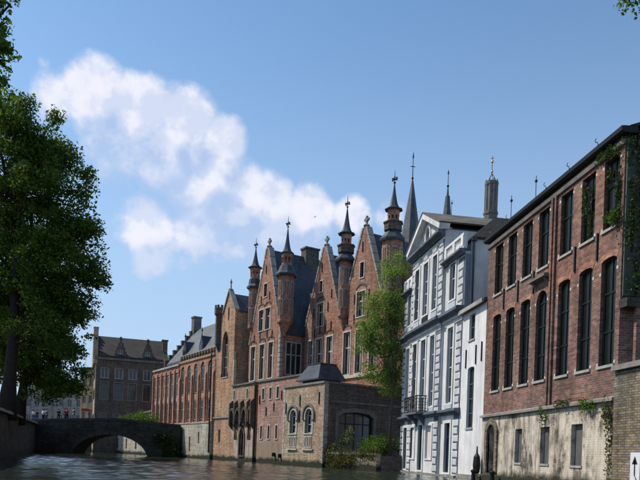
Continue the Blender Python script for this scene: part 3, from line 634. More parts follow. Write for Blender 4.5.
# ------------------------------------------------------------------ annex with twin arched windows
ax = thing('arched_window_annex', 'buff brick annex on the water with twin arched windows and a shaded garden front', 'building', **PL)
aw_ = [(-5.7, -4.6, 2.85, 4.95, 'arch'), (-3.0, -1.85, 2.85, 4.95, 'arch')]
g = G(); g.slab([(-7, 0), (0, 0), (0, 7.0), (-7, 7.0)], [hole(*q) for q in aw_], 0, .4); g.box(-7, -.41, .4, 8, 0, 6.95); g.build('wall', 'brick_annex', ax)
for q in aw_:
    window(ax, *q[:4], 0, 'arch', cols=2, rows=(.5,), frame='wood_white', glass='glass', sur=.2, sm='stone_white', sill=.2, fw=.09, rev=.22)
    g = G(); g.ring(hole(q[0]-.42, q[1]+.42, 4.0, 5.4, 'arch'), hole(q[0]-.26, q[1]+.26, 4.0, 5.22, 'arch'), -.14, -.001); g.build('hood_mould', 'stone_grey', ax)
    for i in range(3): x = q[0]+.05+i*.42; g = G(); g.ring(hole(x-.03, x+.3, 1.6, 2.6), hole(x+.03, x+.24, 1.68, 2.5, 'rect'), -.06, .001); g.build('stone_panel', 'stone_white', ax)
    g = G(); g.box(q[0]-.3, q[1]+.3, -.13, -.001, 1.38, 1.52); g.build('ledge', 'stone_white', ax)
g = G(); g.box(-7.05, 0.02, -.1, .4, 7.001, 7.17); g.build('coping', 'stone_cope', ax)
for k in range(14): g = G(); w_ = .3 if k % 2 else .18; g.box(-7.02, -7.02+w_, -.02, .1, .6+k*.46, .6+k*.46+.40); g.build('quoin', 'stone_white', ax)
for k in range(15): g = G(); w_ = .28 if k % 2 else .16; g.box(-w_, .02, -.02, .1, .35+k*.44, .35+k*.44+.38); g.build('quoin', 'stone_pale', ax)
for x, z in ((-4.0, 5.2), (-6.5, 4.6), (-.8, 5.3), (-4.0, 3.9)): g = G(); g.box(x-.05, x+.05, -.07, -.001, z, z+1.0); g.build('wall_anchor', 'iron', ax)
# front facing the garden, its shade painted in as dark brick (local x = 0 plane): built in (y,z) and turned
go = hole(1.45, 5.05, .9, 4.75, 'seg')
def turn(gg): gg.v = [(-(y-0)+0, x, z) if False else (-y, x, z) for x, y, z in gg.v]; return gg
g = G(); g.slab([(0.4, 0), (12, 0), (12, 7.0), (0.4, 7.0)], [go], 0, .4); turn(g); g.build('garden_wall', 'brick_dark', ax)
g = G(); g.ring(hole(1.15, 5.35, .9, 5.1, 'seg'), go, -.07, .1); turn(g); g.build('arch_surround', 'stone_grey', ax)
g = G(); g.box(.4, 12, -.05, .45, 7.001, 7.16); turn(g); g.build('garden_coping', 'stone_grey', ax)
g = G(); g.box(.6, 8.1, -.06, 0, 5.45, 5.6); turn(g); g.build('string_course', 'stone_grey', ax)
g = G(); g.ring(go, hole(1.55, 4.95, 1.0, 4.65, 'seg'), .25, .33)
for i in range(1, 4): g.box(1.45+.9*i-.05, 1.45+.9*i+.05, .25, .32, .95, 4.6)
g.box(1.5, 5.0, .25, .32, 3.7, 3.8); turn(g); gd = g.build('garden_door', 'wood_dark', ax)
for i in range(4):
    g = G(); g.box(1.5+.9*i, 2.3+.9*i, .28, .3, 1.0, 3.7); turn(g); g.build('pane', 'glass', gd)
    g = G(); g.box(1.5+.9*i, 2.3+.9*i, .28, .3, 3.8, 4.4); turn(g); g.build('pane', 'glass', gd)
# slate pavilion on top
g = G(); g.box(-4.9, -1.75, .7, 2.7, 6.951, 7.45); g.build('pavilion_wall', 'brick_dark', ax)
g = G(); g.loft([[(-5.3, .2, 7.46), (-1.4, .2, 7.46), (-1.4, 3.0, 7.46), (-5.3, 3.0, 7.46)], [(-5.3, .2, 7.58), (-1.4, .2, 7.58), (-1.4, 3.0, 7.58), (-5.3, 3.0, 7.58)], [(-4.2, .85, 8.9), (-2.2, .85, 8.9), (-2.2, 2.5, 8.9), (-4.2, 2.5, 8.9)]]); pr = g.build('pavilion_roof', 'slate', ax)
g = G(); g.box(-4.25, -2.15, .8, 2.55, 8.9, 8.98); g.build('ridge_lead', 'lead', pr)

# ------------------------------------------------------------------ gabled wings
def gable_front(root, x0, x1, y, zs, apx, apz, hl, depth, ridge_drop, brick='brick_gable', eave=None, cross=True):
    ol = [(x0, 0), (x1, 0), (x1, zs), (apx+.28, apz-.3), (apx+.22, apz), (apx-.22, apz), (apx-.28, apz-.3), (x0, zs)]
    g = G(); g.slab(ol, hl, y, y+.5); e = eave or zs
    g.box(x0+.01, x1-.01, y+.5, y+depth, 0, e-.4); g.prism([(x0+.02, e-.42), (x1-.02, e-.42), (apx, apz-ridge_drop-.25)], y+.5, y+depth); g.build('wall', brick, root)
    for s_, xa in ((1, x1), (-1, x0)):
        n = 9; pa = Vector((xa, zs)); pb = Vector((apx+s_*.22, apz-.1)); d = (pb-pa)
        for k in range(n):
            a = pa+d*(k/n+.004); b = pa+d*((k+1)/n-.004); g = G(); nn = .15
            g.prism([(a.x-s_*.05, a.y), (b.x-s_*.05, b.y), (b.x+s_*nn, b.y+.05), (a.x+s_*nn, a.y+.05)], y-.06, y+.55); g.build('coping_stone', 'stone_gable', root)
    g = G(); g.prism([(x1+.15, e-.7), (apx, apz-ridge_drop-.2), (x0-.15, e-.7), (x0-.15, e-.45), (apx, apz-ridge_drop+.12), (x1+.15, e-.45)], y+.52, y+depth+.3); g.build('roof', 'slate', root)
    if cross:
        g = G(); g.lathe([(.3, apz), (.34, apz+.1), (.16, apz+.22), (.10, apz+.35), (.09, apz+.4)], apx, y+.2, 6)
        g.box(apx-.1, apx+.1, y+.12, y+.28, apz+.35, apz+.98); g.box(apx-.36, apx+.36, y+.12, y+.28, apz+.56, apz+.74); g.box(apx-.18, apx+.18, y+.1, y+.3, apz+.49, apz+.81); g.build('stone_cross', 'stone_cope', root)
def turret(root, cx, cy, zb, zd, zs, zl, zr, zt, rd, rs, rl, rr, gallery=None, name='turret'):
    """drum zb..zd, skirt roof to zs, lantern to zl, flared spire zr..zt"""
    g = G(); g.lathe([(.08, zb-1.5), (.2, zb-1.2), (rd*.7, zb-.5), (rd*1.02, zb-.2), (rd*1.02, zb), (rd, zb+.05), (rd, zd), (rd+.08, zd+.05), (rd+.08, zd+.25)], cx, cy, 8); tr = g.build(name, 'brick_gable', root)
    for k in range(8):
        a = 2*PI*(k+.5)/8 ; r2 = rd*math.cos(PI/8)
        hh = (zd-zb)
        for zz, h2 in ((zb+hh*.12, hh*.34), (zb+hh*.56, hh*.32)):
            g = G(); w2 = rd*.22; g.ring([(-w2-.05, 0), (w2+.05, 0), (w2+.05, h2+.06), (0, h2+.26), (-w2-.05, h2+.06)], [(-w2, .05), (w2, .05), (w2, h2), (0, h2+.15), (-w2, h2)], -.04, .03); g.prism([(-w2, .05), (w2, .05), (w2, h2), (0, h2+.15), (-w2, h2)], -.012, .02, 1)
            q = g.build('blind_window', ['stone_pale', 'wood_dark'], tr, loc=(cx+r2*math.cos(a), cy+r2*math.sin(a), zz)); q.rotation_euler = (0, 0, a+PI/2)
    g = G(); g.lathe([(rs*.97, zd+.1), (rs, zd+.2), (rs*1.02, zd+.32), (rs*.8, zd+.6), (rl*1.25, zs)], cx, cy, 8); g.build('skirt_roof', 'lead', tr)
    if gallery:
        zg, rg = gallery; g = G(); g.lathe([(rg*.9, zs-.05), (rg, zs), (rg, zg), (rg*1.12, zg+.03), (rg*1.12, zg+.14), (rl, zg+.15)], cx, cy, 8); gal = g.build('gallery', 'brick_dark', tr)
        for k in range(8):
            a = 2*PI*(k+.5)/8; r2 = rg*math.cos(PI/8); g = G(); w2 = rg*.22; h2 = (zg-zs)*.66; g.ring([(-w2-.05, 0), (w2+.05, 0), (w2+.05, h2), (-w2-.05, h2)], [(-w2, .04), (w2, .04), (w2, h2-.04), (-w2, h2-.04)], -.04, .02)
            q = g.build('gallery_panel', 'stone_pale', gal, loc=(cx+r2*math.cos(a), cy+r2*math.sin(a), zs+.1)) if False else None
        zs2 = zg+.14
    else: zs2 = zs
    g = G(); g.lathe([(rl*1.05, zs2-.02), (rl*1.05, zs2+.22)], cx, cy, 8); g.lathe([(rl*1.1, zl-.2), (rl*1.15, zr)], cx, cy, 8); g.lathe([(rl*.42, zs2), (rl*.42, zl)], cx, cy, 8)
    for k in range(8): a = 2*PI*k/8+PI/8; g.lathe([(.09, zs2+.2), (.08, zl-.18)], cx+rl*.9*math.cos(a), cy+rl*.9*math.sin(a), 6)
    g.build('lantern', 'brick_gable', tr)
    H = zt-zr; prof = [(rl*.9, zr-.02), (rr, zr), (rr*1.02, zr+.07)] + [(rr*f, zr+H*h_) for f, h_ in ((.78, .05), (.60, .12), (.47, .2), (.38, .3), (.28, .45), (.19, .62), (.11, .8), (.05, .97))]
    g = G(); g.lathe(prof, cx, cy, 8); sp = g.build('spire', 'lead', tr)
    g = G(); z = zt-.1; g.lathe([(.05, z-.2), (.05, z), (.13, z+.07), (.05, z+.15), (.04, z+.5), (.09, z+.55), (.04, z+.62), (.015, z+1.15)], cx, cy, 6)
    g.box(cx-.28, cx+.28, cy-.035, cy+.035, z+.34, z+.42); g.box(cx-.035, cx+.035, cy-.28, cy+.28, z+.34, z+.42)
    for s_ in (-1, 1): g.box(cx+s_*.28-.06, cx+s_*.28+.06, cy-.05, cy+.05, z+.28, z+.48)
    g.build('weather_cross', 'iron', sp)

def cross_win(root, x0, x1, z0, z1, y): window(root, x0, x1, z0, z1, y, cols=2, rows=(.64,), frame='stone_white', glass='glass', fw=.09, mull=.11, sur=.15, sm='stone_white', proud=.04, rev=.18, sill=.15)
def relief(root, x0, x1, z, y):          # brick relieving arch
    g = G(); c = (x0+x1)/2; w = (x1-x0)/2+.2
    a = [(c+(w)*math.cos(t), z+.1+.45*math.sin(t)) for t in [PI*i/8 for i in range(9)]]; b = [(c+(w-.18)*math.cos(t), z+.1+.3*math.sin(t)) for t in [PI*i/8 for i in range(9)]]
    g.ring(a+[(c-w, z)], b+[(c-w+.18, z)], y-.05, y+.02) if False else g.loft([[(p[0], yy, p[1]) for p in a+b[::-1]] for yy in (y-.05, y+.02)]); g.build('relieving_arch', 'brick_dark', root)
def anchors(root, pts, y, h_=.9, m='iron'):
    for x, z in pts: g = G(); g.box(x-.045, x+.045, y-.07, y-.001, z, z+h_); g.build('wall_anchor', m, root)

G1 = thing('gabled_wing', 'red brick gabled wing beside the chapel, a spired turret at each corner', 'building', **PL)
w1 = [(-22.05, -20.95, 9.1, 12.9), (-19.85, -18.7, 9.1, 12.9), (-17.75, -16.65, 9.1, 12.9), (-20.35, -19.2, 14.45, 16.75), (-18.75, -17.6, 14.45, 16.75), (-19.3, -18.55, 18.1, 19.5)]
gable_front(G1, -22.6, -15.05, 3.7, 13.2, -18.75, 23.5, [hole(*q) for q in w1], 12, .35, eave=14.2)
for q in w1[:5]: cross_win(G1, *q, 3.7); relief(G1, q[0], q[1], q[3]+.2, 3.7)
window(G1, *w1[5], 3.7, cols=1, rows=(.5,), frame='wood_dark', sur=.14, sm='stone_white', sill=.1)
anchors(G1, [(-21.3, 13.3), (-19.9, 13.5), (-18.2, 13.5), (-17.0, 13.3), (-19.9, 17.4), (-17.9, 17.6), (-18.9, 20.6)], 3.7)
g = G(); g.box(-22.6, -15.0, 3.58, 3.699, 8.7, 8.95); g.build('string_course', 'stone_pale', G1)
for z in np.arange(8.6, 13.2, .5): g = G(); g.box(-15.42, -14.98, 3.62, 3.95, z, z+.42); g.build('quoin', 'stone_pale', G1)
# side window facing the camera (plane x = -15)
def side_window(root, X, y0, y1, z0, z1, cols, rows, fm='stone_pale'):
    g = G(); g.ring([(y0-.15, z0-.1), (y1+.15, z0-.1), (y1+.15, z1+.15), (y0-.15, z1+.15)], [(y0, z0), (y1, z0), (y1, z1), (y0, z1)], -.1, .02)
    for i in range(1, cols): c = y0+(y1-y0)*i/cols; g.box(c-.06, c+.06, -.09, .0, z0, z1)
    for r in rows: c = z0+(z1-z0)*r; g.box(y0, y1, -.09, .0, c-.06, c+.06)
    g.v = [(X-y, x, z) for x, y, z in g.v]; o = g.build('window', fm, root)
    zs = [z0]+[z0+(z1-z0)*r for r in rows]+[z1]
    for i in range(cols):
        for k in range(len(zs)-1):
            p = G(); a = y0+(y1-y0)*i/cols; p.box(X+.004, X+.03, a, a+(y1-y0)/cols, zs[k], zs[k+1]); p.build('pane', 'glass', o)
side_window(G1, -15.055, 4.4, 6.1, 9.4, 12.7, 3, (.62,))
g = G(); g.box(-19.3, -18.2, 8.2, 9.9, 21.5, 24.1); g.box(-19.4, -18.1, 8.1, 10.0, 24.1, 24.3); g.build('chimney', 'brick_dark', G1)
turret(G1, -22.35, 4.0, 15.3, 19.5, 20.7, 21.7, 22.0, 24.4, .64, .9, .52, .82)
turret(G1, -14.45, 3.8, 14.8, 19.25, 20.5, 21.5, 21.75, 24.6, .82, 1.16, .52, .72)

G2 = thing('gabled_wing', 'twin-gabled red brick wing between the two slender middle turrets, left gable', 'building', **PL)
w2 = [(-13.5, -12.65, 8.75, 12.8), (-11.95, -10.8, 8.75, 12.8), (-9.95, -8.85, 8.75, 12.8), (-11.95, -10.75, 14.1, 16.4), (-11.65, -11.05, 17.6, 18.7)]
gable_front(G2, -14.3, -7.62, 6.2, 14.4, -10.85, 22.2, [hole(*q) for q in w2], 12, .9)
for q in w2[:4]: cross_win(G2, *q, 6.2)
for q in w2[1:4]: relief(G2, q[0], q[1], q[3]+.2, 6.2)
window(G2, *w2[4], 6.2, cols=1, rows=(.5,), frame='wood_dark', sur=.12, sm='stone_white', sill=.1)
anchors(G2, [(-12.3, 13.0), (-11.3, 13.3), (-10.3, 13.2), (-9.2, 13.4), (-12.6, 15.2), (-9.9, 15.4), (-9.3, 16.6), (-11.3, 19.6)], 6.2)
g = G(); g.box(-14.3, -7.62, 6.05, 6.199, 8.35, 8.62); g.build('string_course', 'stone_white', G2)
turret(G2, -7.0, 6.2, 14.6, 19.5, 20.5, 22.0, 22.3, 25.0, .60, 1.06, .46, .84, gallery=(21.1, .8))
G3 = thing('gabled_wing', 'rightmost brick gable of the palace, half hidden behind the light green tree', 'building', **PL)
w3 = [(-6.85, -5.7, 8.75, 12.8), (-4.8, -3.65, 8.75, 12.8), (-2.6, -1.5, 8.75, 12.8), (-4.85, -3.5, 14.0, 16.3), (-4.45, -3.85, 17.6, 19.0)]
gable_front(G3, -7.6, -.4, 6.2, 14.0, -3.95, 22.3, [hole(*q) for q in w3], 12, .6)
for q in w3[:4]: cross_win(G3, *q, 6.2); relief(G3, q[0], q[1], q[3]+.2, 6.2)
window(G3, *w3[4], 6.2, cols=1, rows=(.5,), frame='wood_dark', sur=.12, sm='stone_white', sill=.1)
anchors(G3, [(-6.3, 13.5), (-5.2, 13.4), (-3.0, 13.5), (-5.2, 15.3), (-2.9, 15.4), (-4.15, 20)], 6.2)
g = G(); g.box(-7.6, -.4, 6.05, 6.199, 8.35, 8.62); g.build('string_course', 'stone_white', G3)
g = G(); g.box(-.41, 3.5, 7, 14, 7.2, 18); g.build('back_block', 'brick_gable', G3)
turret(G3, .35, 6.2, 15.0, 19.6, 20.7, 22.2, 22.5, 24.95, .92, 1.17, .48, .80, gallery=(21.3, .8))
g = G(); g.box(-15.2, -14.35, 7, 18, 0, 18.2); g.build('link_wall', 'brick_dark', G2)

# ------------------------------------------------------------------ garden quay
gq = thing('garden_quay_wall', 'weathered low quay wall below the overgrown garden', 'wall', **PL)
g = G(); g.slab([(0.01, -1), (7.1, -1), (7.1, 1.15), (0.01, 1.15)], [], .3, .7); g.build('masonry', 'brick_annex', gq)
for k in range(8): g = G(); g.box(.03+k*.88, .03+k*.88+.86, .22, .75, 1.151, 1.30); g.build('coping_stone', 'stone_cope', gq)
land([tuple((mp @ Vector(p))[:2]) for p in ((0.02, .7, 0), (7.2, .7, 0), (12, 9, 0), (.1, 9.5, 0))], 1.12, 'garden_ground', 'brick_dark')

# ------------------------------------------------------------------ pale mansion with pediment
mn = thing('pedimented_mansion', 'pale blue-grey mansion with pediment, balustrades and an iron balcony over the water', 'mansion', **WH)
up = [(-46.75, -45.8), (-44.85, -43.9), (-42.95, -42.1)]
cw_ = [(a, b, 10.75, 14.25) for a, b in up]; cm = [(a, b, 4.45 if i != 1 else 4.15, 9.05) for i, (a, b) in enumerate(up)]
gd_ = (-44.85, -43.95, .25, 3.3)
nic = [(-46.9, -45.75, 1.05, 3.2), (-43.3, -42.15, 1.05, 3.2)]
cx0, cx1 = -47.5, -41.0
g = G(); g.slab([(cx0, -1), (cx1, -1), (cx1, 15.6), ((cx0+cx1)/2, 17.05), (cx0, 15.6)], [hole(*q) for q in cw_+cm+[gd_]+nic] + [[(-44.25+.42*math.cos(PI*i/6), 16.12+.52*math.sin(PI*i/6)) for i in range(12)]], -.14, .35)
g.prism([(cx0+.01, -1), (cx1-.01, -1), (cx1-.01, 15.5), ((cx0+cx1)/2, 16.95), (cx0+.01, 15.5)], .36, 10); g.build('wall', 'stucco', mn)
sides = [(-49.6, cx0, (-48.75, -47.95)), (cx1, -37.8, (-40.05, -39.15))]
for x0, x1, (a, b) in sides:
    hl = [(a, b, 10.75, 12.95), (a, b, 4.45, 9.05), (a, b, .25, 3.25)]
    g = G(); g.slab([(x0, -1), (x1-.001, -1), (x1-.001, 13.2), (x0, 13.2)], [hole(*q) for q in hl], 0, .35); g.box(x0+.01, x1-.012, .36, 10, -1, 13.19); g.build('side_bay', 'stucco', mn)
    window(mn, *hl[0], 0, cols=2, rows=(.6,), frame='wood_white', sur=.18, rev=.09, sm='stucco_trim', fw=.08, proud=.07, sill=.1, sillm='stucco_trim')
    window(mn, *hl[1], 0, cols=2, rows=(.22, .48, .74), frame='wood_white', sur=.18, rev=.09, sm='stucco_trim', fw=.08, proud=.07)
    window(mn, *hl[2], 0, cols=2, rows=(.72,), frame='wood_blue', glass='glass', sur=.18, rev=.09, sm='stucco_trim', proud=.07, label='tall dark blue water door')
    g = G(); g.box(a-.1, b+.1, -.05, -.001, 9.95+.15, 10.6); g.build('wall_panel', 'stucco_panel', mn)
    g = G(); g.box(a-.15, b+.15, -.09, -.001, 4.13, 4.40); g.build('wall_panel', 'stucco_panel', mn)
for i, q in enumerate(cw_): window(mn, *q, -.14, cols=2, rows=(.2, .42, .66), frame='wood_white', sur=.17, rev=.09, sm='stucco_trim', fw=.08, proud=.07, sill=.1, sillm='stucco_trim')
for i, q in enumerate(cm): window(mn, *q, -.14, cols=2, rows=(.22, .48, .74), frame='wood_white', sur=.17, rev=.09, sm='stucco_trim', fw=.08, proud=.07)
window(mn, *gd_, -.14, cols=2, rows=(.72,), frame='wood_blue', sur=.17, rev=.09, sm='stucco_trim', proud=.07, label='central dark blue water door')
for q in nic:
    g = G(); g.box(q[0]-.001, q[1]+.001, -.06, -.02, q[2], q[3]); nb = g.build('niche_panel', 'niche_cream', mn); g = G(); g.ring(hole(q[0]-.14, q[1]+.14, q[2]-.1, q[3]+.14), hole(*q), -.2, -.1); g.build('surround', 'stucco_trim', nb)
for i, (a, b) in enumerate(up):
    g = G(); g.box(a-.12, b+.12, -.2, -.141, 10.12, 10.58); g.build('wall_panel', 'stucco_panel' if i != 1 else 'wood_dark', mn)
    if i != 1: g = G(); g.box(a-.12, b+.12, -.2, -.141, 4.12, 4.40); g.build('wall_panel', 'stucco_panel', mn)
    g = G(); c = (a+b)/2
    for s_ in (-.3, -.1, .1, .3): g.box(c+s_-.05, c+s_+.05, -.26, -.141, 14.45, 14.7)
    g.box(a-.2, b+.2, -.24, -.141, 14.72, 14.8); g.build('window_head', 'stucco_trim', mn)
g = G(); a = [(-44.25+.42*math.cos(PI*i/6), 16.12+.52*math.sin(PI*i/6)) for i in range(12)]; b = [(-44.25+.6*math.cos(PI*i/6), 16.12+.7*math.sin(PI*i/6)) for i in range(12)]
g.ring(b, a, -.22, 0); ow = g.build('oval_window', 'stucco_trim', mn); g = G(); g.prism(a, .05, .07); g.build('pane', 'glass', ow)
# cornices
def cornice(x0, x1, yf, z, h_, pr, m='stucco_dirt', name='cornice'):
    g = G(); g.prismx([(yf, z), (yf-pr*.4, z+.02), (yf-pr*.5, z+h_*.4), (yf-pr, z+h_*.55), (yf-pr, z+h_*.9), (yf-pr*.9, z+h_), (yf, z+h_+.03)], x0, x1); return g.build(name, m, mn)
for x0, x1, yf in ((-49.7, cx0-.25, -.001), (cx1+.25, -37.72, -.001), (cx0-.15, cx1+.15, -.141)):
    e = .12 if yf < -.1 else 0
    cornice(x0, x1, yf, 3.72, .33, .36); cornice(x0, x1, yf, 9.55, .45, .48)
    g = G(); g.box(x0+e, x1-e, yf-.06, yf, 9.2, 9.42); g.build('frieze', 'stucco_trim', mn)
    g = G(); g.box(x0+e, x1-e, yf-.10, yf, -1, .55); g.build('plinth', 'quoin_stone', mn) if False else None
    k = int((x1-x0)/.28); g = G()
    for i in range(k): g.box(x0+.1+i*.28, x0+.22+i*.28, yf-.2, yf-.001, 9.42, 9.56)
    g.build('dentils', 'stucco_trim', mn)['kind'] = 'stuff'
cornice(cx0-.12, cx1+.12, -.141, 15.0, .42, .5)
g = G(); g.box(cx0, cx1, -.2, -.141, 14.86, 14.99); g.build('frieze', 'stucco_trim', mn)
pcx = (cx0+cx1)/2
for s_ in (1, -1):
    e = (pcx+s_*3.4, 15.45); t_ = (pcx, 17.15); g = G(); g.prism([e, t_, (t_[0], t_[1]+.38), (e[0]+s_*.15, e[1]+.30)], -.6, .1); g.build('raking_cornice', 'stucco_trim', mn)
g = G()
for s_ in (1, -1): g.prism([(pcx+s_*3.55, 15.76), (pcx, 17.54), (pcx, 17.62), (pcx+s_*3.6, 15.84)], -.64, 9.8)
g.build('roof', 'tile_grey', mn)
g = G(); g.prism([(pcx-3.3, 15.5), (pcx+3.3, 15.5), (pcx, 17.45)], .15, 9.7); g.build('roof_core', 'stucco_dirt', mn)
for x0, x1, _ in sides:
    a, b = (x0-.08, x1-.01) if x0 < cx0 else (x0+.01, x1+.08)
    cornice(a, b, -.001, 12.98 if False else 13.0, .32, .4)
    g = G(); g.box(a+.05, b-.05, -.12, .1, 13.34, 13.5); g.box(a+.05, b-.05, -.14, .12, 14.08, 14.24); bl = g.build('balustrade', 'stucco_trim', mn)
    for xx in (a+.22, (a+b)/2, b-.25): g = G(); g.box(xx-.17, xx+.17, -.16, .14, 13.501, 14.079); g.build('pedestal', 'stucco_trim', bl)
    for i in range(14):
        xx = a+.45+i*(b-a-.9)/13
        if abs(xx-(a+b)/2) > .22: g = G(); g.lathe([(.07, 13.5), (.085, 13.65), (.05, 13.85), (.06, 14.08)], xx, -.02, 6); g.build('baluster', 'stucco_trim', bl)
# block behind the near balustrade and its hipped roof
g = G(); g.box(-40.95, -37.86, .55, 9, 13.2, 13.9); g.build('attic_wall', 'quoin_stone', mn)
g = G(); g.loft([[(-41.1, .35, 13.91), (-37.55, .35, 13.91), (-37.55, 9.2, 13.91), (-41.1, 9.2, 13.91)], [(-41.1, .35, 14.0), (-37.55, .35, 14.0), (-37.55, 9.2, 14.0), (-41.1, 9.2, 14.0)], [(-39.3, 2.3, 15.75), (-39.0, 2.3, 15.75), (-39.0, 7.5, 15.75), (-39.3, 7.5, 15.75)]]); g.build('hipped_roof', 'tile_brown', mn)
g = G(); g.tube([(-37.62, .45, 14.0), (-37.62, .45, 9.8)], .07); g.box(-37.7, -37.5, .3, .62, 13.75, 13.95); g.build('downpipe', 'lead', mn)
g = G(); g.box(-37.79, -37.7, 0.001, .34, 9.65, 13.0); g.build('corner_strip', 'quoin_stone', mn)
g = G(); g.box(-37.79, -37.72, .36, 9.0, 9.7, 13.9); g.build('end_wall', 'stucco', mn)
# rusticated quoins, block by block
for xa, yf, zt in ((-38.62, 0, 12.9), (-41.78, -.14, 14.85), (-47.42, -.14, 14.85), (-49.58, 0, 12.9)):
    z = -.2; k = 0
    while z < zt-.3:
        if not (3.55 < z+.2 < 4.1 or 9.05 < z+.2 < 10.0):
            w_ = .80 if k % 2 else .66; g = G(); x1_ = xa+w_; 
            g.loft([[(xa, yf-.001, z), (x1_, yf-.001, z), (x1_, yf-.001, z+.37), (xa, yf-.001, z+.37)], [(xa, yf-.045, z), (x1_, yf-.045, z), (x1_, yf-.045, z+.37), (xa, yf-.045, z+.37)], [(xa+.04, yf-.065, z+.04), (x1_-.04, yf-.065, z+.04), (x1_-.04, yf-.065, z+.33), (xa+.04, yf-.065, z+.33)]])
            g.build('quoin', 'quoin_trim', mn)
        z += .46; k += 1
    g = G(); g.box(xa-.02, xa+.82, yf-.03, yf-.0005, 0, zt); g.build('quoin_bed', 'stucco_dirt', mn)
# balcony
g = G(); g.box(-46.0, -43.1, -.95, -.15, 3.98, 4.12)
for x in (-45.3, -43.8): g.prismx([(-.15, 3.2), (-.15, 3.97), (-.85, 3.97), (-.8, 3.75), (-.4, 3.6)], x-.12, x+.12)
bc = g.build('balcony', 'stucco_dirt', mn)
g = G()
def rail(pa, pb, n):
    pa, pb = Vector(pa), Vector(pb)
    g.tube([pa+Vector((0, 0, 1.05)), pb+Vector((0, 0, 1.05))], .035); g.tube([pa+Vector((0, 0, .06)), pb+Vector((0, 0, .06))], .025)
    for i in range(n+1):
        p = pa.lerp(pb, i/n); g.tube([p, p+Vector((0, 0, 1.05))], .014 if i % 4 else .028, 4)
        if i < n:
            q = pa.lerp(pb, (i+.5)/n); d = (pb-pa)/n
            for zc, rr in ((.75, .5), (.35, .5)): g.tube([q+d*rr*math.cos(t)+Vector((0, 0, zc+.15*math.sin(t))) for t in [2*PI*j/8 for j in range(9)]], .014, 4)
rail((-45.95, -.9, 4.12), (-43.15, -.9, 4.12), 16); rail((-43.15, -.9, 4.12), (-43.15, -.16, 4.12), 5); rail((-45.95, -.9, 4.12), (-45.95, -.16, 4.12), 5); g.build('railing', 'iron', bc)
g = G(); g.box(-49.6, -37.8, -.25, 0, -1, .12); g.build('footing', 'stone_cope', mn)

# ------------------------------------------------------------------ low white house
wh = thing('white_house', 'narrow low whitewashed house between the mansion and the brick warehouse', 'house', **BR)
q1, q2 = (-36.65, -35.75, 7.78, 9.2, 'rect'), (-36.65, -35.62, 2.85, 6.25, 'seg')
g = G(); g.slab([(-37.75, -1), (-34.08, -1), (-34.08, 9.45), (-37.75, 9.45)], [hole(*q1), hole(*q2)], 0, .4); g.box(-37.74, -34.1, .4, 7, -1, 9.44); g.build('wall', 'render_white', wh)
window(wh, *q1[:4], 0, cols=2, rows=(.5,), frame='shutter_grey', rev=.14, sill=.06, sillm='stone_pale')
window(wh, *q2[:4], 0, 'seg', cols=2, rows=(.25, .5, .75), frame='shutter_grey', rev=.14, sill=.06, sillm='stone_pale')
for x, z in ((-36.95, 6.25), (-35.4, 6.3), (-34.55, 6.35)): g = G(); g.box(x-.04, x+.04, -.06, -.001, z, z+1.05); g.build('wall_anchor', 'iron', wh)
g = G(); g.prismx([(-.18, 9.46), (3.5, 10.9), (3.5, 11.05), (-.18, 9.62)], -37.78, -34.06); g.build('roof', 'tile_grey', wh)
g = G(); g.prismx([(-.30, 9.40), (-.185, 9.40), (-.185, 9.62), (-.30, 9.62)], -37.78, -34.06); g.build('gutter', 'stone_pale', wh)
g = G(); g.box(-37.75, -34.05, -.1, -.001, -1, .25); g.build('footing', 'stone_cope', wh)
g = G(); g.lathe([(.02, .3), (.16, .42), (.2, .8), (.16, 1.25), (.05, 1.45), (.03, 1.8)], -33.98, -.3, 8); fd = g.build('mooring_fender', 'iron'); fd.matrix_world = mtx(BR); tag(fd, 'black fender hanging at the corner of the white house', 'fender')

# ------------------------------------------------------------------ brick warehouse
wr = thing('brick_warehouse', 'tall red brick canal warehouse on a pale stained basement, nearest building on the right', 'warehouse', **BR)
cxs = [-32.62, -31.0, -29.32, -27.7, -25.72, -24.05, -22.47]; hw = .49
upw = [(c-hw, c+hw, 9.5, 12.0, 'rect') for c in cxs]; mdw = [(c-hw, c+hw, 4.6, 8.45, 'seg') if i != 3 else (c-hw-.02, c+hw+.02, 4.6, 8.5, 'arch') for i, c in enumerate(cxs)]
g = G(); g.slab([(-34.05, 3.42), (-21.7, 3.42), (-21.7, 12.45), (-34.05, 12.45)], [hole(*q) for q in upw+mdw], 0, .45); g.box(-34.04, -21.7, .45, 9, 3.42, 12.44); g.build('wall', 'brick_warehouse', wr)
bw = [(-33.15, -32.15, .45, 2.9, 'arch'), (-29.85, -29.1, 1.02, 2.56, 'rect'), (-27.25, -26.45, 1.02, 2.57, 'rect'), (-24.65, -23.8, 1.0, 2.58, 'rect')]
g = G(); g.slab([(-34.05, -1), (-21.7, -1), (-21.7, 3.28), (-34.05, 3.28)], [hole(*q) for q in bw], -.05, .45); g.box(-34.04, -21.7, .45, 9, -1, 3.28); g.build('basement_wall', 'brick_basement', wr)
for q in upw: window(wr, *q[:4], 0, cols=2, rows=(.62,), frame='wood_green', glass='glass_green', fw=.07, rev=.13, sill=.1, sillm='stone_pale', mull=.06)
for i, q in enumerate(mdw): window(wr, *q[:4], 0, q[4], cols=2, rows=(.33, .70), frame='wood_green', glass='glass_green', fw=.08, rev=.13, sill=.1, sillm='stone_pale', mull=.06)
for q in upw+mdw:
    for x in (q[0]-.12, q[1]+.004):
        for z in (q[2]+.02, q[3]-(.55 if q[4] != 'rect' else .25)): g = G(); g.box(x, x+.115, -.012, .2, z, z+.11); g.build('jamb_stone', 'stone_white', wr)
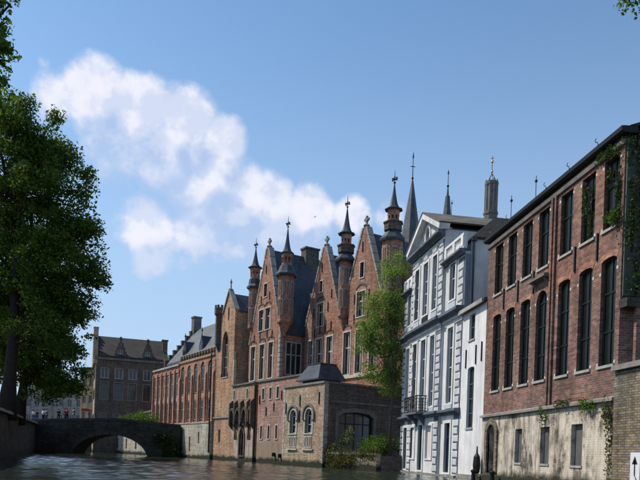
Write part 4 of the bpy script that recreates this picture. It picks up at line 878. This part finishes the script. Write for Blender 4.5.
for i, c in enumerate(cxs[:-1]):
    if i == 3: continue
    m_ = (c+cxs[i+1])/2; g = G(); g.box(m_-.035, m_+.035, -.06, -.001, 8.55, 9.55); g.build('wall_anchor', 'iron', wr)
for q in mdw:
    if q[4] == 'seg':
        g = G(); w_ = q[1]-q[0]; a = hole(q[0]-.12, q[1]+.12, q[3]-.2, q[3]+.24, 'seg')[2:]; b = hole(q[0], q[1], q[3]-.2, q[3], 'seg')[2:]
        g.loft([[(p[0], yy, p[1]) for p in a+b[::-1]] for yy in (-.012, .05)]); g.build('brick_arch', 'brick_gable', wr)
door = bw[0]; g = G(); a = hole(*door); g.ring(hole(door[0]-.3, door[1]+.3, .3, 3.2, 'arch'), a, -.14, .02); g.build('door_surround', 'brick_yellow', wr)
g = G(); g.prism(a, .28, .36); dd = g.build('door', 'shutter_grey', wr); g = G(); g.box(-32.36, -32.3, .25, .28, .5, 2.7); g.build('door_edge', 'iron', dd)
for q in bw[1:]:
    g = G(); g.box(q[0], q[1], .12, .17, q[2], q[3]); sp = g.build('shutter', 'shutter_grey', wr)
    g = G(); g.box(q[0]-.03, q[1]+.03, -.09, .12, q[2]-.09, q[2]); g.build('sill', 'stone_pale', sp)
# string course of single stones
n = 16
for k in range(n):
    x0 = -34.07+k*(12.4/n); g = G(); g.prismx([(-.2, 3.285), (.02, 3.281), (.02, 3.43), (-.04, 3.46), (-.2, 3.38+random.uniform(0, .02))], x0+.006, x0+12.4/n-.006); g.build('string_course_stone', 'stone_cope', wr)
g = G(); g.box(-34.3, -21.6, -.42, -.051, -1, .36); g.build('ledge', 'brick_yellow', wr)
# hood over the arched window, pilaster strips, eaves
g = G(); g.prismx([(-.3, 8.95), (0, 8.9), (0, 9.12), (-.3, 9.06)], -28.5, -26.95)
for x in (-28.3, -27.15): g.prismx([(-.2, 8.93), (0, 8.65), (0, 8.93)], x-.07, x+.07)
g.build('hood', 'stone_grey', wr)
for x in (-26.86, -26.56): g = G(); g.box(x-.07, x+.07, -.09, -.001, 3.47, 12.2); g.build('pilaster_strip', 'brick_warehouse', wr)
for k in range(12):
    x0 = -34.1+k*(12.55/12); g = G(); g.prismx([(-.001, 12.2), (-.12, 12.3), (-.12, 12.4), (-.001, 12.42)], x0, x0+12.55/12-.004); g.build('eaves_board', 'wood_dark', wr) if False else None
g = G(); g.prismx([(-.001, 12.12), (-.08, 12.14), (-.1, 12.3), (-.001, 12.3)], -34.1, -21.65); g.build('frieze', 'stone_grey', wr)
g = G(); g.prismx([(.0, 12.451), (-.16, 12.46), (-.26, 12.52), (-.28, 12.66), (-.2, 12.67), (.3, 12.7), (.4, 12.46)], -34.2, -21.5); g.build('gutter', 'gutter_dark', wr)
g = G(); g.prismx([(.1, 12.76), (4.5, 14.4), (9, 12.7)], -34.1, -21.6); g.build('roof', 'tile_brown', wr)
for x in (-33.4, -31.3, -27.3, -25.3, -23.2):
    g = G(); g.tube([(x+.16*math.sin(t*2.2)*(.6+t*.1), -.22, 12.66+.13*t) for t in (0, .6, 1.2, 1.8, 2.3, 2.7)], .018, 4); g.build('gutter_hook', 'iron', wr)
# end wall facing the boat
g = G(); g.box(-21.699, -21.62, .05, 9, 6.9, 12.3); g.build('end_render', 'render_grey', wr)
g = G(); g.prismx([(-.05, 6.45), (9, 6.45), (9, 6.9), (-.05, 6.75)], -21.69, -21.2); g.build('lean_to_roof', 'tile_brown', wr)
g = G(); g.box(-21.4, -21.25, .35, .5, 4.5, 6.45); g.build('post', 'brick_warehouse', wr)

rw = thing('yellow_brick_wall', 'mottled yellow brick garden wall right of the warehouse, sloping stone coping', 'wall', **BR)
g = G(); g.slab([(-21.62, -1), (-6, -1), (-6, 4.25), (-21.62, 4.25)], [], -.16, .5); g.build('masonry', 'brick_yellow', rw)
for k in range(15): g = G(); x0 = -21.62+k*1.04; g.prismx([(-.3, 4.28), (.5, 4.26), (.5, 4.5), (-.3, 4.46)], x0+.004, x0+1.034); g.build('coping_stone', 'stone_cope', rw)

sg = thing('landing_sign', 'white landing sign with a dark arrow and red edge fixed on the yellow brick wall', 'sign', **BR)
g = G(); g.box(-20.82, -20.3, -.3, -.24, .0, 1.50); g.build('board', 'sign_white', sg)
g = G(); g.box(-20.30, -19.8, -.3, -.24, .0, 1.57); g.build('red_panel', 'sign_red', sg)
g = G(); g.box(-20.6, -20.54, -.306, -.301, .75, 1.25); g.prism([(-20.72, 1.12), (-20.57, 1.38), (-20.42, 1.12)], -.306, -.301); g.prism([(-20.6, .8), (-20.54, .75), (-20.38, .55), (-20.42, .5)], -.306, -.301)
g.box(-20.74, -20.4, -.306, -.301, .28, .33); g.build('arrow_mark', 'iron', sg)
g = G(); g.box(-20.55, -20.45, -.24, -.16, .1, 1.4); g.box(-20.1, -20.0, -.24, -.16, .1, 1.4); g.build('bracket', 'iron', sg)
sg.location.y -= .52
for i, (x, lab) in enumerate(((-33.2, 'black mooring post by the arched door of the warehouse'), (-30.7, 'black mooring post below the small shuttered basement windows'))):
    g = G(); g.lathe([(.10, -.8), (.10, .42), (.14, .46), (.14, .54), (.06, .6)], 0, 0, 8); o = g.build('mooring_post', 'iron'); o.matrix_world = mtx(BR) @ Matrix.Translation((x, -.75, 0)); tag(o, lab, 'post', 'mooring posts along the warehouse')

# ------------------------------------------------------------------ towers behind
def world_at(px, dx, d):      # px: lateral tangent, d: forward distance
    return Fw*d+Rt*(px*d)
p = world_at((412-320+ -.035*0)/675-.0135, 0, 150)
cs_ = thing('church_spire', 'tall slender slate church spire rising behind the mansion', 'spire', (p.x, p.y, 0))
g = G(); g.box(-2.7, 2.7, -2.7, 2.7, 0, 42); g.build('tower', 'brick_dark', cs_)
g = G(); g.lathe([(3.5, 42), (3.3, 42.8), (.12, 63)], 0, 0, 8); sp = g.build('spire', 'slate_blue', cs_)
g = G(); g.lathe([(.12, 62.8), (.3, 63.1), (.1, 63.4), (.07, 67.5), (.2, 67.7), (.02, 69)], 0, 0, 6); g.box(-.5, .5, -.05, .05, 65.6, 65.75); g.build('weather_cross', 'iron', sp)
def small(px, d, z0, z1, label, nm='slate_spirelet'):
    p = world_at(px, 0, d); t_ = thing(nm, label, 'spire', (p.x, p.y, 0)); return t_
t_ = small((447-320)/675-.0125, 140, 0, 0, 'thin slate spirelet just right of the pediment apex')
g = G(); g.box(-1.3, 1.3, -1.3, 1.3, 0, 49); g.build('tower', 'brick_dark', t_)
g = G(); g.lathe([(1.15, 49), (1.0, 50.2), (.45, 55.5), (.25, 55.6), (.12, 57.5)], 0, 0, 8); sp = g.build('spire', 'slate_blue', t_)
g = G(); g.lathe([(.1, 57.3), (.3, 57.6), (.08, 57.9), (.06, 60), (.2, 60.2), (.02, 61)], 0, 0, 6); g.build('finial', 'iron', sp)
t_ = thing('octagonal_stone_tower', 'round-topped stone turret with gilded balls above the mansion roof', 'tower', (0, 0, 0)); p = world_at((490.5-320)/675-.0125, 0, 100); t_.location = (p.x, p.y, 0)
g = G(); g.lathe([(1.2, 0), (1.2, 37.3), (1.32, 37.4), (1.32, 37.8), (1.05, 37.9), (1.05, 41.6), (1.22, 41.8), (1.25, 42.2), (1.1, 42.3)], 0, 0, 10); tw = g.build('shaft', 'stone_grey', t_)
for k in range(10): a = 2*PI*k/10; g = G(); g.lathe([(.14, 37.9), (.14, 41.7)], 1.05*math.cos(a+PI/10), 1.05*math.sin(a+PI/10), 6); g.build('colonnette', 'stone_cope', tw)
for k in range(8): a = 2*PI*k/8; g = G(); g.lathe([(.16, 42.2), (.12, 42.45), (.02, 42.6)], 1.05*math.cos(a), 1.05*math.sin(a), 5); g.build('merlon', 'stone_grey', tw)
g = G()
for k in range(4): a = PI/4+PI/2*k; g.tube([(.9*math.cos(a), .9*math.sin(a), 42.2), (.35*math.cos(a), .35*math.sin(a), 43.1), (0, 0, 43.5)], .05, 5)
g.tube([(0, 0, 43.3), (0, 0, 45.6)], .05, 6); g.build('crown_bars', 'iron', t_)
for z, r in ((43.8, .22), (45.3, .24)): g = G(); g.lathe([(.02, z-r)]+[(r*math.sin(PI*i/6), z-r*math.cos(PI*i/6)) for i in range(1, 6)]+[(.02, z+r)], 0, 0, 10); g.build('gilded_ball', 'gold', t_)
g = G(); g.box(-.3, .3, -.03, .03, 45.75, 45.83); g.lathe([(.12, 45.7), (.07, 46), (.02, 46.2)], 0, 0, 6); g.build('finial', 'gold', t_)
t_.scale = (.82, .82, 1)
for px, d, z0, z1, lab in ((451.5, 139, 50, 54.4, 'thin roof rod beside the slate spirelet'), (511, 95, 30, 38.4, 'tall thin rod above the warehouse eaves, the left of the two'), (535, 90, 30, 39.2, 'tall thin rod above the warehouse eaves, the right of the two')):
    p = world_at((px-320)/675-.0125, 0, d); g = G(); g.tube([(0, 0, z0-14), (0, 0, z1)], .05, 5); g.lathe([(.1, z1-.9), (.2, z1-.7), (.1, z1-.5)], 0, 0, 6); o = g.build('roof_rod', 'iron', loc=(p.x, p.y, 0)); tag(o, lab, 'lightning rod', 'thin rods on distant roofs')

# ------------------------------------------------------------------ trees
def branch_tube(g, a, b, ra, rb, wob=.06, n=5):
    a, b = Vector(a), Vector(b); L = (b-a).length; pts = []
    for i in range(n+1):
        t_ = i/n; p = a.lerp(b, t_); p.z += math.sin(t_*PI)*L*.06
        if 0 < i < n: p += Vector((random.gauss(0, 1), random.gauss(0, 1), random.gauss(0, .6)))*L*wob*.5
        pts.append(p)
    g.tube(pts, [ra+(rb-ra)*i/n for i in range(n+1)], 6); return pts
def tree(name, label, cat, loc, trunk, r0, blobs, nclump, nleaf, clump_r, leaf, mat, seed=1, group=None, limbfrom=.45, twig=.3):
    random.seed(seed); r = np.random.default_rng(seed)
    t_ = thing(name, label, cat, loc, 0, group); g = G(); L0 = Vector(loc)
    tp = [Vector(p)-L0 for p in trunk]; n = len(tp)
    g.tube(tp, [r0*1.5]+[r0*(1-.75*i/(n-1)) for i in range(1, n)], 10)
    bl = [(Vector(c)-L0, Vector(rr)) for c, rr in blobs]; C_ = []; 
    vol = np.array([b[1].x*b[1].y*b[1].z for b in bl])**.66; vol /= vol.sum()
    for (c, rr), v in zip(bl, vol):
        t0 = tp[max(1, int(n*limbfrom))+random.randint(0, max(0, n-1-max(1, int(n*limbfrom))))]; pts = branch_tube(g, t0, c, r0*.32, r0*.08)
        k = max(3, int(nclump*v)); d = r.normal(size=(k, 3)); d /= np.linalg.norm(d, axis=1, keepdims=True); rad = r.random(k)**.42
        cc_ = np.array(c)+d*rad[:, None]*np.array(rr)
        for j in range(0, k, max(1, int(k/9))): branch_tube(g, pts[random.randint(2, 5)], cc_[j], r0*.07, r0*.015, .1, 4)
        C_.append(cc_)
    C_ = np.concatenate(C_); m_ = len(C_)
    cs = clump_r*(.6+.8*r.random(m_)); nl = np.maximum(4, (nleaf*(cs/clump_r)**2).astype(int))
    idx = np.repeat(np.arange(m_), nl); off = r.normal(size=(len(idx), 3)); off /= np.linalg.norm(off, axis=1, keepdims=True); off *= (r.random(len(idx))**.55)[:, None]; off[:, 2] = off[:, 2]*.6 - .3*(off[:, 0]**2+off[:, 1]**2)
    pos = C_[idx]+off*cs[idx][:, None]
    g.build('trunk', 'bark_pale' if 'fresh' in mat else 'bark', t_, smooth=True); leaves('crown', pos, leaf*(.5+1.1*r.random(len(idx))**1.5), mat, t_, seed+3); return t_

A_blobs = [((-16.9, 52.7, 25.0), (1.9, 2.1, 1.7)), ((-15.0, 53.5, 23.3), (2.4, 2.7, 2.2)), ((-13.6, 54.3, 23.8), (1.7, 1.9, 1.5)), ((-17.1, 54.7, 21.4), (3.5, 3.8, 3.1)), ((-13.9, 52.3, 19.2), (2.8, 3.1, 2.5)), ((-12.2, 52.1, 17.6), (1.8, 2.0, 1.6)), ((-16.9, 55.7, 17.1), (3.8, 4.1, 3.4)), ((-13.2, 53.2, 14.9), (3.2, 3.5, 2.9)), ((-11.0, 52.9, 14.5), (1.4, 1.5, 1.2)), ((-17.9, 56.9, 12.6), (3.6, 4.0, 3.2)), ((-14.1, 54.3, 10.8), (3.5, 3.8, 3.1)), ((-12.5, 54.1, 12.1), (1.6, 2.0, 1.6)), ((-12.2, 55.0, 8.7), (0.7, 1.0, 0.8)), ((-21.7, 58.4, 20.8), (4.9, 5.4, 4.4)), ((-21.9, 59.4, 14.5), (4.6, 5.0, 4.1)), ((-21.1, 57.3, 26.8), (3.2, 3.5, 2.9)), ((-17.8, 52.8, 26.5), (1.0, 1.1, 0.8)), ((-10.3, 52.8, 13.7), (0.7, 0.7, 0.5)), ((-11.5, 53.0, 17.0), (1.2, 1.3, 1.0)), ((-11.5, 53.0, 21.2), (0.9, 1.0, 0.7)), ((-12.6, 53.1, 22.6), (1.1, 1.2, 0.8)), ((-14.0, 53.3, 25.5), (0.9, 1.0, 0.7)), ((-15.9, 52.6, 26.2), (1.0, 1.1, 0.8))]
tree('plane_tree', 'tallest dark green tree on the left quay, its crown leaning over the water', 'tree', (-17.2, 54.8, 2.95), [(-17.2, 54.8, 2.9), (-17.0, 54.7, 6.0), (-16.8, 54.7, 9.8), (-16.8, 54.7, 15.2), (-16.7, 54.7, 20.6), (-16.5, 54.7, 24.5)], .55, A_blobs, 820, 150, .95, .21, 'leaf_dark', 21, 'big trees on the left quay')
B_blobs = [((-18.5, 65.0, 9.7), (3.5, 3.8, 3.1)), ((-16.2, 66.7, 8.4), (2.5, 2.7, 2.2)), ((-20.2, 67.3, 13.3), (3.8, 4.2, 3.4)), ((-15.6, 64.5, 10.8), (1.8, 2.2, 1.8)), ((-20.1, 63.2, 9.4), (2.7, 2.9, 2.4)), ((-18.4, 69.0, 15.2), (3.4, 3.8, 3.1)), ((-17.2, 68.9, 6.9), (1.6, 1.7, 1.4)), ((-14.5, 66.5, 6.8), (0.9, 1.0, 0.9)), ((-21.1, 71.4, 19.6), (4.5, 5.0, 4.1)), ((-18.8, 69.1, 7.4), (1.6, 1.7, 1.4)), ((-26, 70, 13), (4.5, 4.5, 4.5)), ((-25, 66, 8.5), (3.5, 3.5, 2.5)), ((-19.5, 62.1, 8.2), (2.1, 2.3, 1.7)), ((-17.1, 61.8, 7.4), (1.7, 1.9, 1.4)), ((-15.0, 62.5, 6.5), (1.3, 1.5, 1.1)), ((-16.3, 63.7, 5.9), (1.1, 1.2, 0.9)), ((-17.8, 62.9, 5.7), (0.9, 1.0, 0.7))]
tree('plane_tree', 'second quay tree behind the tallest one, low boughs reaching towards the bridge', 'tree', (-19.4, 65.1, 2.95), [(-19.4, 65.1, 2.9), (-19.2, 65.6, 6.1), (-18.8, 66.1, 9.9), (-18.7, 67.1, 13.8), (-18.5, 68.0, 16.9)], .45, B_blobs, 600, 140, .95, .22, 'leaf_dark', 22, 'big trees on the left quay')
T_blobs = [((11.2, 49.0, 13.4), (1.2, 1.3, 1.1)), ((10.7, 49.0, 11.6), (1.5, 1.6, 1.3)), ((12.1, 49.3, 11.5), (1.0, 1.2, 0.9)), ((11.4, 48.9, 14.9), (0.9, 1.0, 0.8)), ((12.1, 49.1, 15.6), (0.7, 0.8, 0.7)), ((10.4, 48.9, 9.7), (1.2, 1.3, 1.1)), ((11.8, 48.9, 9.4), (1.3, 1.4, 1.1)), ((12.5, 49.8, 13.0), (0.8, 0.8, 0.7)), ((12.7, 49.8, 10.3), (0.7, 0.7, 0.6)), ((10.1, 48.9, 8.0), (0.7, 0.7, 0.6)), ((11.4, 49.1, 7.5), (1.0, 1.1, 0.9)), ((12.4, 49.4, 7.5), (0.7, 0.8, 0.7)), ((9.7, 48.6, 10.5), (0.7, 0.8, 0.7))]
T_blobs = [((x+.32, y+1.6, z*1.0), r_) for (x, y, z), r_ in T_blobs] + [((12.9, 51.2, 9.0), (.8, .9, 1.0)), ((13.0, 51.4, 11.6), (.7, .8, .9)), ((12.6, 51.0, 7.2), (.9, .9, .8)), ((12.0, 51.0, 13.0), (1.0, 1.0, 1.0)), ((10.6, 50.6, 10.6), (1.2, 1.2, 1.3)), ((12.0, 51.2, 6.3), (.7, .8, .5)), ((10.3, 50.6, 13.0), (0.9, 1.0, 0.7)), ((10.0, 50.6, 9.5), (0.8, 0.8, 0.6)), ((11.1, 50.5, 7.1), (0.9, 1.0, 0.7)), ((12.3, 50.3, 6.3), (0.6, 0.7, 0.5)), ((12.3, 50.8, 16.6), (0.5, 0.6, 0.4)), ((11.3, 51.0, 15.8), (0.6, 0.7, 0.5)), ((10.4, 50.6, 7.3), (0.6, 0.7, 0.5)), ((9.4, 50.2, 11.0), (0.5, 0.5, 0.4))]
tree('light_green_tree', 'slender light green tree between the gabled palace and the pale mansion', 'tree', (11.9, 49.6, 1.1), [(11.9, 49.6, 1.0), (11.9, 49.6, 4.5), (12.0, 49.6, 6.7), (11.9, 50, 8.9), (11.7, 50.5, 12.0), (11.9, 50.8, 14.9)], .11, T_blobs, 560, 52, .55, .115, 'leaf_fresh', 23)
# two trees standing outside the frame whose twig ends reach into it
tree('overhanging_tree', 'tree on the near left quay, only twig ends showing at the top left corner', 'tree', (-13.6, 22.5, 2.95), [(-13.6, 22.5, 2.9), (-13.4, 22.4, 7), (-13.0, 22.2, 11), (-12.6, 22, 14)], .35, [((-7.55, 21.2, 13.95), (0.75, 0.7, 0.55)), ((-7.25, 21.1, 13.5), (0.42, 0.4, 0.35)), ((-7.35, 21.1, 12.55), (0.4, 0.4, 0.22)), ((-7.1, 21.1, 13.0), (0.2, 0.3, 0.2)), ((-7.2, 21.6, 12.7), (0.4, 0.4, 0.3)), ((-7.3, 21.7, 12.0), (0.3, 0.3, 0.2)), ((-6.9, 21.1, 14.1), (0.4, 0.5, 0.3)), ((-7.4, 21.7, 11.5), (0.2, 0.3, 0.2)), ((-7.3, 21.3, 14.4), (0.6, 0.6, 0.4)), ((-9.0, 21.4, 13.6), (1.2, 1, .9)), ((-11, 21.8, 14.8), (1.8, 1.8, 1.3)), ((-13.4, 22.5, 16), (2.3, 2.3, 1.7)), ((-14.5, 20.5, 14), (2.0, 2.0, 1.5)), ((-13, 25, 14), (2, 2, 1.5))], 260, 60, .34, .13, 'leaf_mid', 24)
tree('overhanging_tree', 'tree behind the near right wall, a leafy twig showing in the top right corner', 'tree', (16.5, 14.5, 1.1), [(16.5, 14.5, 1.0), (16.2, 14.6, 6), (15.6, 14.8, 10), (14.8, 15, 13)], .3, [((9.85, 15.9, 12.85), (0.45, 0.4, 0.3)), ((9.45, 15.9, 12.98), (0.28, 0.3, 0.2)), ((10.4, 15.8, 13.2), (0.7, 0.7, 0.6)), ((12, 15.6, 13.8), (1.3, 1.2, 1)), ((14.5, 15, 15), (2, 2, 1.5)), ((16.5, 14, 14.5), (2, 2, 1.5))], 170, 60, .26, .10, 'leaf_mid', 25)

def shrub(name, label, cat, fr, blobs, n, size, mat, seed, droop=0, group=None, stems=True):
    r = np.random.default_rng(seed); t_ = thing(name, label, cat, fr['loc'], fr['rot'], group); P = []
    for (c, rr) in blobs:
        k = max(8, int(n*rr[0]*rr[2]/sum(b[1][0]*b[1][2] for b in blobs))); cl = r.normal(size=(max(3, k//18), 3)); cl /= np.linalg.norm(cl, axis=1, keepdims=True); cl *= (r.random(len(cl))**.4)[:, None]
        i = r.integers(0, len(cl), k); off = cl[i]+r.normal(size=(k, 3))*.22; off[:, 2] -= droop*np.abs(r.normal(size=k)); P.append(np.array(c)+off*np.array(rr))
    P = np.concatenate(P); leaves('foliage', P, size*(.7+.6*r.random(len(P))), mat, t_, seed)
    if stems:
        g = G(); random.seed(seed)
        for c, rr in blobs:
            for k in range(4): g.tube([(c[0]+random.uniform(-.3, .3)*rr[0], c[1], c[2]-rr[2]), (c[0]+random.uniform(-.5, .5)*rr[0], c[1], c[2]), (c[0]+random.uniform(-.8, .8)*rr[0], c[1]+random.uniform(-.3, .3)*rr[1], c[2]+rr[2]*.7)], [.03, .02, .008], 4)
        g.build('stems', 'bark', t_)['kind'] = 'stuff'
    return t_
shrub('garden_bush', 'rounded bright green bush on the garden quay before the dark arched doorway', 'bush', PL, [((4.3, 2.2, 1.9), (1.0, .8, .75)), ((3.3, 2.2, 1.75), (.7, .7, .55)), ((5.6, 1.9, 1.7), (.9, .7, .5))], 3200, .14, 'leaf_mid', 31)
shrub('grey_shrub', 'loose grey-green shrub at the near corner of the garden quay', 'shrub', PL, [((1.1, 1.3, 2.1), (.7, .5, .9)), ((.7, .9, 1.6), (.6, .5, .6)), ((1.8, 1.4, 2.7), (.4, .4, .7))], 1500, .12, 'leaf_grey', 32)
shrub('hanging_ivy', 'dark tangle of creeper hanging over the garden quay wall to the water', 'creeper', PL, [((.9, .25, .9), (1.0, .25, .75)), ((2.4, .22, .95), (.9, .25, .7)), ((3.8, .22, 1.15), (.8, .25, .5)), ((5.2, .3, 1.35), (.9, .35, .35)), ((6.4, .35, 1.4), (.8, .4, .4)), ((1.6, .1, .35), (.5, .2, .3)), ((0.4, .5, 1.4), (.6, .4, .4))], 5200, .13, 'leaf_brown', 33, droop=.5)
shrub('garden_hedge', 'low shaded hedge at the foot of the light green tree', 'hedge', PL, [((6.2, 2.0, 1.9), (.8, .7, .6)), ((6.9, 3.0, 2.1), (.7, .7, .7))], 1500, .14, 'leaf_ivy', 34)
shrub('corner_ivy', 'ivy trailing down the top corner of the brick warehouse by its last window', 'ivy', BR, [((-21.75, .25, 11.9), (.35, .35, .5)), ((-22.6, -.12, 12.25), (.75, .1, .25)), ((-21.65, .3, 9.6), (.3, .4, 1.2)), ((-21.6, .5, 7.6), (.3, .45, .8)), ((-21.55, .55, 10.8), (.25, .4, 1.2)), ((-21.5, .7, 8.8), (.25, .4, .9)), ((-21.5, .3, 12.3), (.35, .5, .3)), ((-21.95, -.08, 10.4), (.15, .08, 1.0)), ((-22.7, .05, 11.5), (.12, .08, .5))], 3600, .10, 'leaf_ivy', 35, droop=.25)
shrub('window_ivy', 'wispy creeper across the second upper window from the right', 'ivy', BR, [((-24.1, .0, 11.2), (.35, .10, .7)), ((-23.9, .0, 10.2), (.2, .08, .7))], 380, .10, 'leaf_ivy', 36, droop=.3)
shrub('sill_plant', 'small bright plant growing from the last upper window sill', 'plant', BR, [((-22.15, -.15, 9.85), (.45, .15, .22))], 260, .10, 'leaf_mid', 37, droop=.4)
for i, (x, z, sx, sz, n_, lab) in enumerate(((-21.95, 3.2, .25, .5, 260, 'weeds hanging at the right end of the warehouse string course'), (-23.3, 3.35, .5, .22, 260, 'weeds sprouting above the rightmost basement shutter'), (-25.2, 3.5, .6, .14, 220, 'thin weeds on the string course between the two right basement windows'), (-26.9, 3.2, .25, .3, 140, 'small fern hanging from the string course below the pilaster strips'), (-21.75, 1.9, .12, 1.0, 240, 'creeper down the joint between the stained basement and the yellow wall'))):
    shrub('wall_weed', lab, 'weed', BR, [((x, -.22, z), (sx, .12, sz))], n_, .09, 'leaf_brown' if i % 2 == 0 else 'leaf_mid', 40+i, droop=.6, stems=False)
shrub('bridge_ivy', 'dark ivy growing over the right end of the bridge', 'ivy', BG, [((-20.0, -.3, 1.7), (1.3, .35, 1.3)), ((-21.4, -.3, 2.6), (.9, .25, .8)), ((-19.3, -.5, .6), (.7, .4, .6))], 2600, .2, 'leaf_ivy', 50, droop=.3)
shrub('garden_shrub', 'green shrubbery showing above the bridge parapet below the dark brick house', 'bush', BG, [((-26.8, 9.5, 5.2), (1.7, 1.2, 1.3)), ((-24.8, 9.5, 5.0), (1.2, 1.2, 1.1)), ((-29, 9.5, 4.8), (1.0, 1.0, .9))], 3400, .22, 'leaf_mid', 51)

# ------------------------------------------------------------------ people on the bridge
def skin(name, joints, edges, radii, mat, parent, sub=1):
    me = bpy.data.meshes.new(name); me.from_pydata(joints, edges, []); me.materials.append(MAT[mat]); o = link(name, me, parent)
    md = o.modifiers.new('skin', 'SKIN'); sv_ = me.skin_vertices[0].data
    for v, r_ in zip(sv_, radii): v.radius = (r_, r_) if not isinstance(r_, tuple) else r_
    sv_[0].use_root = True; md.use_smooth_shade = True; s2 = o.modifiers.new('sub', 'SUBSURF'); s2.levels = sub; s2.render_levels = sub; return o
def person(label, loc, rot, top, legs, h_=1.72, arm=0):
    t_ = thing('person', label, 'person', loc, rot, 'people on the bridge'); k = h_/1.72
    J = [(0, 0, .95), (0, 0, 1.15), (0, 0, 1.36), (0, 0, 1.46), (0, .02, 1.55), (0, .01, 1.66),
         (.19, 0, 1.40), (.23, .04, 1.12), (.20, -.12 if arm else -.05, 1.12 if arm else .88), (-.19, 0, 1.40), (-.24, .03, 1.12), (-.22, -.05, .88),
         (.10, 0, .90), (.11, -.02, .50), (.11, .03, .08), (.11, -.12, .04), (-.10, 0, .90), (-.11, .0, .50), (-.12, .06, .08), (-.12, -.09, .04)]
    J = [(x*k, y*k, z*k) for x, y, z in J]
    E_ = [(0, 1), (1, 2), (2, 3), (3, 4), (4, 5), (2, 6), (6, 7), (7, 8), (2, 9), (9, 10), (10, 11), (0, 12), (12, 13), (13, 14), (14, 15), (0, 16), (16, 17), (17, 18), (18, 19)]
    Rr = [.13, .12, .13, .05, .085, .075, .055, .042, .03, .055, .042, .03, .085, .06, .04, .035, .085, .06, .04, .035]
    skin('body', J, E_, Rr, 'skin', t_)
    skin('shirt', [J[i] for i in (0, 1, 2, 6, 7, 9, 10)], [(0, 1), (1, 2), (2, 3), (3, 4), (2, 5), (5, 6)], [.15, .142, .152, .072, .058, .072, .058], top, t_)
    skin('trousers', [J[i] for i in (0, 12, 13, 14, 16, 17, 18)], [(0, 1), (1, 2), (2, 3), (0, 4), (4, 5), (5, 6)], [.148, .10, .075, .06, .10, .075, .06], legs, t_)
    g = G(); g.lathe([(.03, .11), (.09, .07), (.105, 0), (.09, -.04)], 0, 0, 8); g.v = [(x, y+.02, z+1.645*k) for x, y, z in g.v]; g.build('hair', 'hair', t_, smooth=True)
ppl = [(-38.3, 1.2, .4, 'cloth_white', 'cloth_blue', 'person in a white shirt at the left end of the bridge'), (-37.8, 1.5, 1.0, 'cloth_black', 'cloth_blue', 'person in black between two people in white on the bridge'), (-37.2, 1.1, -.4, 'cloth_white', 'cloth_black', 'person in a white shirt and black trousers leaning by the parapet'), (-36.5, 1.4, 2.8, 'cloth_grey', 'cloth_blue', 'person in a grey top just right of the people in white'),
       (-34.9, 1.3, .3, 'cloth_black', 'cloth_black', 'person all in black left of the two in red'), (-34.3, 1.2, 1.6, 'cloth_red', 'cloth_blue', 'left one of the two people in red on the bridge'), (-33.7, 1.5, 3.0, 'cloth_red', 'cloth_black', 'right one of the two people in red on the bridge'), (-33.0, 1.2, -.6, 'cloth_blue', 'cloth_grey', 'person in a blue top, rightmost on the bridge')]
ppl = [(p[0]-.55-.25*math.sin(i*2.3), *p[1:]) for i, p in enumerate(ppl)]
for i, (x, y, r_, a, b, lab) in enumerate(ppl):
    zt = 4.0+(x+41)*(.13/2.9) if x < -38.1 else 4.13+(x+38.1)*(.25/3.3) if x < -34.8 else 4.38+(x+34.8)*(.32/7.6)
    p = MB @ Vector((x, y, zt)); person(lab, tuple(p), BG['rot']+r_, a, b, 1.62+.04*(i % 4), i % 2)
# street lamp under the trees
lp = MB @ Vector((-39.3, -2.0, 3.0)); t_ = thing('street_lamp', 'dark lamp post under the trees at the left end of the bridge', 'street lamp', tuple(lp))
g = G(); g.lathe([(.16, 0), (.16, .4), (.07, .6), (.05, 3.6), (.08, 3.7)], 0, 0, 8); g.build('post', 'iron', t_)
g = G(); g.lathe([(.1, 3.7), (.2, 4.15), (.24, 4.2), (.06, 4.45), (.02, 4.6)], 0, 0, 6); g.build('lantern', 'shutter_grey', t_)


# ------------------------------------------------------------------ a bird in the sky
bd = thing('bird', 'small dark bird flying in front of the cloud', 'bird', (7.88, 69.57, 25.66), .6)
g = G(); g.loft([[(x, r*math.cos(a), r*.8*math.sin(a)) for a in [2*PI*i/6 for i in range(6)]] for x, r in ((-.26, .01), (-.15, .035), (0, .06), (.12, .05), (.2, .035), (.27, .005))]); g.build('body', 'iron', bd)
for s_ in (1, -1): g = G(); g.loft([[(.1, s_*.04, .02), (-.08, s_*.04, .02), (-.08, s_*.04, .035), (.1, s_*.04, .035)], [(.12, s_*.28, .14), (-.04, s_*.28, .14), (-.04, s_*.28, .15), (.12, s_*.28, .15)], [(.0, s_*.6, .06), (-.04, s_*.6, .06), (-.04, s_*.6, .065), (.0, s_*.6, .065)]]); g.build('wing', 'iron', bd)
bd.scale = (.45, .45, .45)

dq = thing('dark_quay_wall', 'dark quay wall at the water left of the dark brick house, seen under the arch', 'wall', ST['loc'], ST['rot'])
g = G(); g.box(-30, -.3, .5, 1.2, -1, 4.4); g.build('masonry', 'brick_dark', dq)
